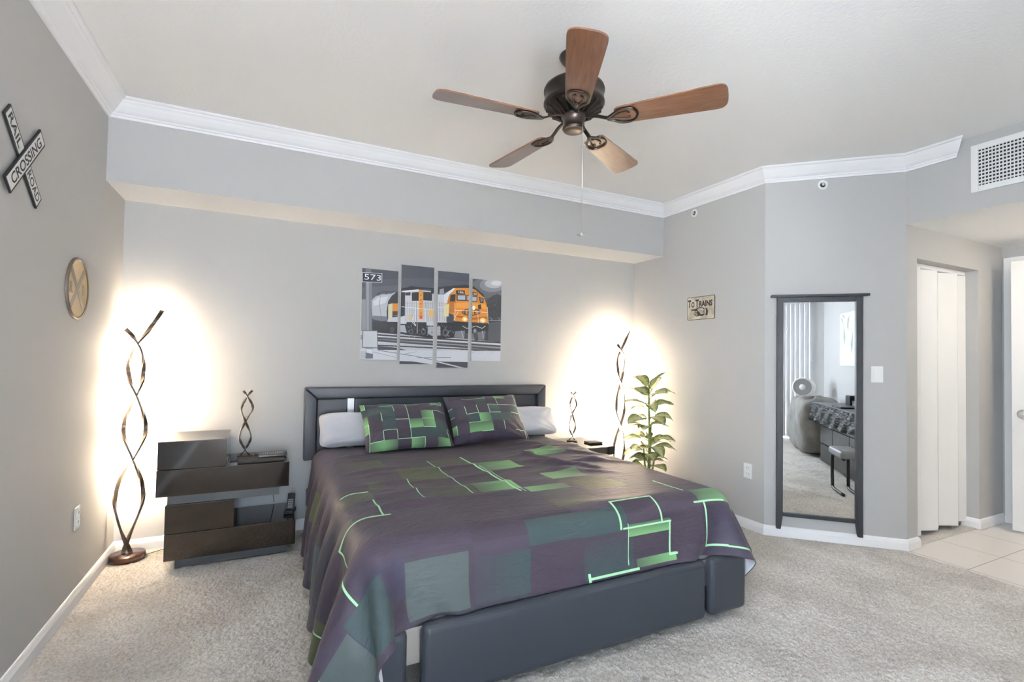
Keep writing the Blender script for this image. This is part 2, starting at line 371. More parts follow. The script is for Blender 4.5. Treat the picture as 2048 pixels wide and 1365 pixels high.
cb = MB(); cb.box((3.72, 2.42, -.1), (4.95, 2.5, ZH)); cb.box((3.72, YH + .12, -.1), (3.78, 2.5, ZH)); cb.box((4.9, YH + .12, -.1), (4.97, 2.5, ZH)); struct('wall_closet_inside', cb, 'wall')
hf = MB(); hf.box((XHR, 1.645, -.1), (XHR + .1, YH + .12, ZH)); hf.box((XHR, YN - .1, -.1), (XHR + .1, .86, ZH)); hf.box((XHR, .86, 1.965), (XHR + .1, 1.645, ZH))
struct('wall_hall_end', hf, 'wall')
struct('wall_hall_side', B((XH, YN - .1, -.1), (6.1, YN, ZH)), 'wall')
bt = MB(); bt.box((6.0, YN - .1, -.1), (6.1, 2.5, ZH)); bt.box((XHR + .1, 2.3, -.1), (6.0, 2.4, ZH)); struct('wall_bathroom', bt, 'wall')
hd_ = MB(); hd_.box((XH, .58, ZH), (XH + .12, YH + .01, ZC)); hd_.bm.faces.ensure_lookup_table()
for f in hd_.bm.faces:
    if f.calc_center_median().z < ZH + .001: f.material_index = 1
struct('wall_header', hd_, ['wall', 'ceil'])
struct('wall_diagonal', MB().prism([(1.07, YR, -.1), (XH, YR + XH - 1.07, -.1), (XH + .1, YR + XH - 1.12, -.1), (1.12, YR - .1, -.1)], (0, 0, ZC + .1)), 'wall')
rw = MB(); W0, W1, WT = -.62, .86, 2.12
rw.box((XL, YR - .12, -.1), (W0, YR, ZC)); rw.box((W1, YR - .12, -.1), (1.09, YR, ZC)); rw.box((W0, YR - .12, WT), (W1, YR, ZC)); struct('wall_rear', rw, 'wall')
# rear sliding window with frame and glass
wf = MB(); yw = YR - .09
for a, b in (((W0, 0), (W0 + .05, WT)), ((W1 - .05, 0), (W1, WT)), ((W0 + .05, WT - .05), (W1 - .05, WT)), ((W0 + .05, 0), (W1 - .05, .05)), ((.09, .05), (.15, WT - .05))): wf.box((a[0], yw - .02, a[1]), (b[0], yw + .02, b[1]))
win = struct('window_1', wf, 'white')
gl = MB(); gl.poly([(W0 + .05, yw, .05), (W1 - .05, yw, .05), (W1 - .05, yw, WT - .05), (W0 + .05, yw, WT - .05)]); WL['window_1'] = Matrix(); gl.build('glass_pane', 'glass', win)
w2 = MB(); xw = XL - .07  # added window, never in view, lets the side light into the room
for a, b in (((V0, VB), (V0 + .05, VT)), ((V1 - .05, VB), (V1, VT)), ((V0 + .05, VT - .05), (V1 - .05, VT)), ((V0 + .05, VB), (V1 - .05, VB + .05)), ((-.38, VB + .05), (-.32, VT - .05))): w2.box((xw - .02, a[0], a[1]), (xw + .02, b[0], b[1]))
win2 = struct('added_window_2', w2, 'white'); gl = MB(); gl.poly([(xw, V0 + .05, VB + .05), (xw, V1 - .05, VB + .05), (xw, V1 - .05, VT - .05), (xw, V0 + .05, VT - .05)]); gl.build('glass_pane', 'glass', win2)
struct('floor_balcony', B((-2.5, -4.6, -.14), (2.8, YR - .13, -.04)), 'tile')

def moulding(name, P, prof, i, c0=None, c1=None, m='trim'):
    """profile (distance from wall, z) swept along segment i of polyline P (room on the right), mitred at the ends"""
    def nrm(k):
        d = (Vector(P[k + 1]) - Vector(P[k])).normalized(); return Vector((d.y, -d.x))
    def off(k, seg):
        n = nrm(seg)
        other = seg + 1 if k == seg + 1 else seg - 1
        if 0 <= other < len(P) - 1:
            n2 = nrm(other); b = (n + n2).normalized(); return b / b.dot(n)
        return n
    a, b = Vector(P[i]), Vector(P[i + 1]); oa, ob = off(i, i), off(i + 1, i)
    if c0 is not None: oa = c0
    if c1 is not None: ob = c1
    mb = MB()
    mb.grid([[(*(a + oa * d), z) for d, z in prof], [(*(b + ob * d), z) for d, z in prof]], True, True, False)
    return struct(name, mb, m)
h, p = ZC - ZK, .092
crown = [(0, ZK), (.010, ZK), (.012, ZK + .012), (.020, ZK + .014), (.022, ZK + .022), (.030, ZK + .026), (.040, ZK + .034), (.056, ZK + .052), (.066, ZK + .066), (.074, ZK + .074), (.076, ZK + .080), (.086, ZK + .082), (p, ZK + .088), (p, ZC - .0005), (0, ZC - .0005)]
CP = [(XL, YR), (XL, YS), (XR, YS), (XR, Y1), (XH, YH), (XH, 1.455)]
for i in range(5):
    moulding('trim_%d' % (i + 1), CP, crown, i, c1=Vector((-1, -.75)) if i == 4 else None)
base = [(0, 0), (.014, 0), (.014, .045), (.010, .056), (.008, .062), (.004, .068), (0, .070)]
BP = [(XL, YR), (XL, YB), (XR, YB), (XR, Y1), (XH, YH), (3.81, YH), (3.81, YH + .03)]
for i, nm in enumerate(('left', 'back', 'right', 'angled', 'corner')):
    moulding('baseboard_' + nm, BP, base, i)
HP = [(4.655, YH + .10), (4.655, YH), (XHR, YH), (XHR, 1.70)]
# the closet side: room lies on the right when walking east to west, so walk the jamb then the wall
moulding('baseboard_hall', [(4.655, YH + .1), (4.655, YH), (XHR, YH), (XHR, 1.69)], base, 1, c0=Vector((-1, -1)))
moulding('baseboard_jamb', [(4.655, YH + .1), (4.655, YH), (XHR, YH), (XHR, 1.69)], base, 0, c0=Vector((-1, 0)), c1=Vector((-1, -1)))
moulding('baseboard_diagonal', [(XH, YR + XH - 1.07), (1.07, YR), (W1, YR)], base, 0)

# closet folding door, zigzag panels on a track
zz = [(3.813, 1.838), (3.968, 1.769), (4.088, 1.822), (4.205, 1.777), (4.336, 1.826), (4.464, 1.765), (4.594, 1.815), (4.652, 1.790)]
fd = thing('door_1', 'white accordion folding closet door hanging in the hall opening', 'door', (4.23, 1.80, 0)); fd['kind'] = 'structure'
for k in range(len(zz) - 1):
    a, b = Vector((*zz[k], 0)), Vector((*zz[k + 1], 0)); d = (b - a).normalized(); n = Vector((-d.y, d.x, 0)) * .004
    MB().prism([a + n + Vector((0, 0, .035)), b + n + Vector((0, 0, .035)), b - n + Vector((0, 0, .035)), a - n + Vector((0, 0, .035))], (0, 0, 1.82)).build('panel', 'door', fd)
B((3.812, 1.79, 1.858), (4.653, 1.83, 1.885)).build('track', 'trim', fd)
# open hall door, casing on the end wall
d2 = thing('door_2', 'white flat hall door standing ajar with a round knob', 'door', (5.02, .87, 0), math.atan2(.72, -.195)); d2['kind'] = 'structure'
WD = WL['door_2']
def lb(a, b, bev=0): return MB().box(a, b, bev, 2, WD)
lb((0, -.018, .012), (.748, .018, 1.945), .002).build('leaf', 'door', d2)
kx = .69
mb = MB(); q = WD.to_quaternion()
for sgn in (1, -1):
    mb.lathe([(.0, 0), (.032, 0), (.032, .006), (.012, .010), (.011, .032), (.024, .040), (.029, .052), (.024, .063), (.0, .066)], WD @ Vector((kx, sgn * .018, .845)), 24, False, q @ Vector((0, sgn, 0)))
mb.build('knob', 'steel', d2)
B((5.0, 1.0, 0), (5.0, 1.0, 0)) if False else None
cs = MB(); 
for a, b in (((1.645, 0), (1.70, 2.01)), ((.81, 0), (.86, 2.01)), ((.86, 1.955), (1.645, 2.01))): cs.box((XHR - .016, a[0], a[1]), (XHR + .012, b[0], b[1]), .003)
struct('trim_6', cs, 'trim')

# unseen dome light added to brighten the hall, true source unknown
hl = thing('added_hall_light', 'round white dome light added out of view on the hall ceiling', 'ceiling light', (4.40, .78, ZH))
MB().lathe([(.0, -.001), (.16, -.001), (.16, -.022), (.150, -.026), (0, -.026)], (4.40, .78, ZH), 40, False).build('base_ring', 'white', hl)
MB().lathe([(.148, -.026), (.140, -.055), (.10, -.085), (.05, -.098), (0, -.10)], (4.40, .78, ZH), 40, False).build('glass_dome', 'dome', hl)

# air vent on the header
v0, v1, zb, zt = .92, 1.383, 2.200, 2.478
vt = thing('air_vent', 'white louvered air vent grille on the wall above the hall opening', 'vent', (XH, (v0 + v1) / 2, (zb + zt) / 2))
fr = MB()
for a, b in (((v0, zb), (v0 + .034, zt)), ((v1 - .034, zb), (v1, zt)), ((v0 + .034, zb), (v1 - .034, zb + .034)), ((v0 + .034, zt - .034), (v1 - .034, zt))): fr.box((XH - .010, a[0], a[1]), (XH - .0005, b[0], b[1]), .002)
fr.build('frame', 'white', vt)
B((XH - .002, v0 + .03, zb + .03), (XH - .0006, v1 - .03, zt - .03)).build('duct_backing', 'dark', vt)
g2 = MB(); y = v0 + .040
while y < v1 - .036: g2.box((XH - .0095, y, zb + .03), (XH - .006, y + .0045, zt - .03)); y += .0155
z = zb + .042
while z < zt - .036: g2.box((XH - .006, v0 + .03, z), (XH - .0022, v1 - .03, z + .0085)); z += .0205
g2.build('louvres', 'white', vt)

# sprinklers
tA = Vector((XH - XR, YH - Y1, 0)).normalized(); nA = Vector((tA.y, -tA.x, 0)); OA = Vector((XR, Y1, 0))
def sprinkler(label, c, n):
    c, n = Vector(c), Vector(n); t = thing('fire_sprinkler', label, 'sprinkler', c, 0, 'wall sprinklers under the crown moulding')
    MB().lathe([(.014, .0), (.032, .0), (.034, .003), (.030, .007), (.018, .008), (.016, .003)], c, 28, False, n).build('escutcheon', 'white', t)
    MB().lathe([(.0, .001), (.016, .001)], c, 20, False, n).build('recess', 'dark', t)
    MB().lathe([(.006, .0), (.006, .016), (.011, .018), (.011, .020), (0, .020)], c, 14, False, n).build('nozzle', 'steel', t)
sprinkler('small white fire sprinkler on the right wall above the arrow sign', (XR - .0005, 2.925, 2.391), (-1, 0, 0))
P = OA + tA * .35; sprinkler('small white fire sprinkler on the angled wall above the mirror', (P.x + nA.x * .0005, P.y + nA.y * .0005, 2.395), nA)

# outlets and light switch
def wallplate(name, label, cat, c, n, kind):
    c, n = Vector(c), Vector(n); s = Vector((-n.y, n.x, 0)); m = Matrix((( s.x, n.x, 0, c.x), (s.y, n.y, 0, c.y), (0, 0, 1, c.z), (0, 0, 0, 1)))
    t = thing(name, label, cat, c, 0, 'electrical wall plates')
    MB().box((-.034, .0005, -.053), (.034, .006, .053), .003, 2, m).build('cover_plate', 'white', t)
    if kind == 'switch':
        MB().box((-.016, .005, -.032), (.016, .011, .032), .002, 2, m).build('rocker', 'white', t)
    else:
        for z in (-.021, .021):
            q = MB().box((-.016, .005, z - .015), (.016, .0085, z + .015), .005, 3, m).build('receptacle', 'white', t)
            sl = MB()
            for x in (-.007, .007): sl.box((x - .0014, .0084, z - .003), (x + .0014, .0088, z + .007), 0, 2, m)
            sl.build('slots', 'dark', q)
wallplate('wall_outlet', 'white electrical outlet on the left wall near the twisted floor lamp', 'outlet', (XL, 2.998, .405), (1, 0, 0), 'outlet')
wallplate('wall_outlet', 'white electrical outlet low on the right wall beside the mirror', 'outlet', (XR, 2.412, .409), (-1, 0, 0), 'outlet')
P = OA + tA * .661; wallplate('light_switch', 'white rocker light switch to the right of the mirror', 'switch', (P.x, P.y, 1.12), nA, 'switch')

# ------------------------------------------------------------------ ceiling fan
FX, FY = 1.18, 1.81
fan = thing('ceiling_fan', 'dark bronze ceiling fan with five walnut blades', 'ceiling fan', (FX, FY, ZC))
MB().lathe([(.066, ZC - .001), (.068, ZC - .006), (.060, ZC - .022), (.036, ZC - .050), (.022, ZC - .064), (.018, ZC - .068)], (FX, FY, 0), 36).build('canopy', 'bronze', fan)
MB().lathe([(.013, 2.42), (.013, ZC - .05)], (FX, FY, 0), 20).build('downrod', 'bronze', fan)
mh = MB(); mh.lathe([(.02, 2.425), (.040, 2.424), (.048, 2.415), (.085, 2.408), (.118, 2.396), (.130, 2.386), (.134, 2.376), (.134, 2.368), (.130, 2.366), (.130, 2.326), (.134, 2.322), (.134, 2.312), (.128, 2.306), (.118, 2.300), (.052, 2.268), (.02, 2.266)], (FX, FY, 0), 56)
for k in range(20):
    a = 2 * PI * k / 20; ca, sa = math.cos(a), math.sin(a); d = Vector((ca, sa, 0)); s_ = Vector((-sa, ca, 0)) * .0035
    A = Vector((FX, FY, 0)) + d * .062; Bq = Vector((FX, FY, 0)) + d * .124
    mh.prism([A + s_ + Vector((0, 0, 2.272)), Bq + s_ + Vector((0, 0, 2.302)), Bq + s_ + Vector((0, 0, 2.290)), A + s_ + Vector((0, 0, 2.256))], -s_ * 2)
mh.build('motor_housing', 'bronze', fan)
sw = MB().lathe([(.055, 2.270), (.058, 2.262), (.054, 2.254), (.047, 2.250), (.047, 2.214), (.050, 2.210), (.050, 2.205), (.046, 2.2)], (FX, FY, 0), 40).build('switch_housing', 'bronze', fan)
MB().lathe([(.046, 2.2005), (.044, 2.196), (.02, 2.193), (.0, 2.1925)], (FX, FY, 0), 40, False).build('end_cap', 'cap', sw)
BZ = 2.228
def blade_frame(deg):
    a = math.radians(deg); return Matrix.Translation((FX, FY, BZ)) @ Matrix.Rotation(a, 4, 'Z') @ Matrix.Rotation(math.radians(-12), 4, 'X')
def blade_mb():
    out = []
    r1, r2 = .185, .625; w1, w2 = .050, .069
    out = [(r1, -w1 + .012), (r1 + .012, -w1)]
    for k in range(1, 8): t = k / 8; out.append((r1 + (r2 - .055 - r1) * t, -(w1 + (w2 - w1) * t)))
    for k in range(0, 13):
        a = -PI / 2 + PI * k / 12; out.append((r2 - .042 + .042 * math.copysign(abs(math.cos(a)) ** .75, math.cos(a)), w2 * math.copysign(abs(math.sin(a)) ** .62, math.sin(a))))
    for k in range(7, 0, -1): t = k / 8; out.append((r1 + (r2 - .055 - r1) * t, (w1 + (w2 - w1) * t)))
    out += [(r1 + .012, w1), (r1, w1 - .012)]
    mb = MB(); mb.prism([(x, y, 0) for x, y in out], (0, 0, .0065)); return mb
def iron_mb():
    mb = MB()
    def flat(pts, w, z0, z1):
        P = cr(pts, 5); rows = []
        for i, q in enumerate(P):
            t = (P[min(i + 1, len(P) - 1)] - P[max(i - 1, 0)]).normalized(); n = Vector((-t.y, t.x, 0))
            rows.append([q + n * w + Vector((0, 0, z0)), q + n * w * .75 + Vector((0, 0, z1)), q - n * w * .75 + Vector((0, 0, z1)), q - n * w + Vector((0, 0, z0))])
        mb.grid(rows, True, True)
    flat([(.045, 0, .034), (.10, 0, .022), (.150, 0, .002), (.185, 0, -.001)], .010, 0, -.007)
    for s in (1, -1):
        flat([(.150, s * .004, 0), (.178, s * .022, 0), (.205, s * .040, 0), (.236, s * .043, 0), (.262, s * .034, 0), (.274, s * .012, 0), (.275, 0, 0)], .0052, -.0004, -.0075)
        flat([(.165, s * .002, 0), (.200, s * .016, 0), (.232, s * .020, 0), (.244, s * .010, 0)], .0036, -.0004, -.006)
    return mb
b0 = blade_mb(); i0 = iron_mb()
angs = [28.6, 98.1, 175.4, 240.8, 309.5]
bl_me = il_me = None
for k, an in enumerate(angs):
    if k == 0:
        b = b0.build('blade', 'blade'); it = i0.build('blade_iron', 'bronze'); bl, il = b, it
    else:
        b = bl.copy(); it = il.copy(); col.objects.link(b); col.objects.link(it)
    lm = Matrix.Translation((0, 0, -ZC)) @ Matrix.Translation((-FX, -FY, 0)) @ blade_frame(an)
    b.parent = fan; b.matrix_local = lm; it.parent = b; it.matrix_local = Matrix()
ch = MB(); ch.tube([(FX + .012, FY - .044, 2.225), (FX + .014, FY - .050, 2.21), (FX + .014, FY - .050, 1.735)], .0011, 6)
chain = ch.build('pull_chain', 'steel', fan)
fb = MB(); fc = Vector((FX + .014, FY - .050, 1.728)); fb.lathe([(0, .012), (.004, .008), (.005, 0), (.003, -.006), (0, -.007)], fc, 12, False)
for k in range(5):
    m_ = Matrix.Translation(fc) @ Matrix.Rotation(2 * PI * k / 5 + .3, 4, 'Z') @ Matrix.Rotation(.3, 4, 'X'); fb.box((.004, -.003, -.0006), (.021, .003, .0006), 0, 2, m_)
fb.build('fan_shaped_fob', 'steel', chain)

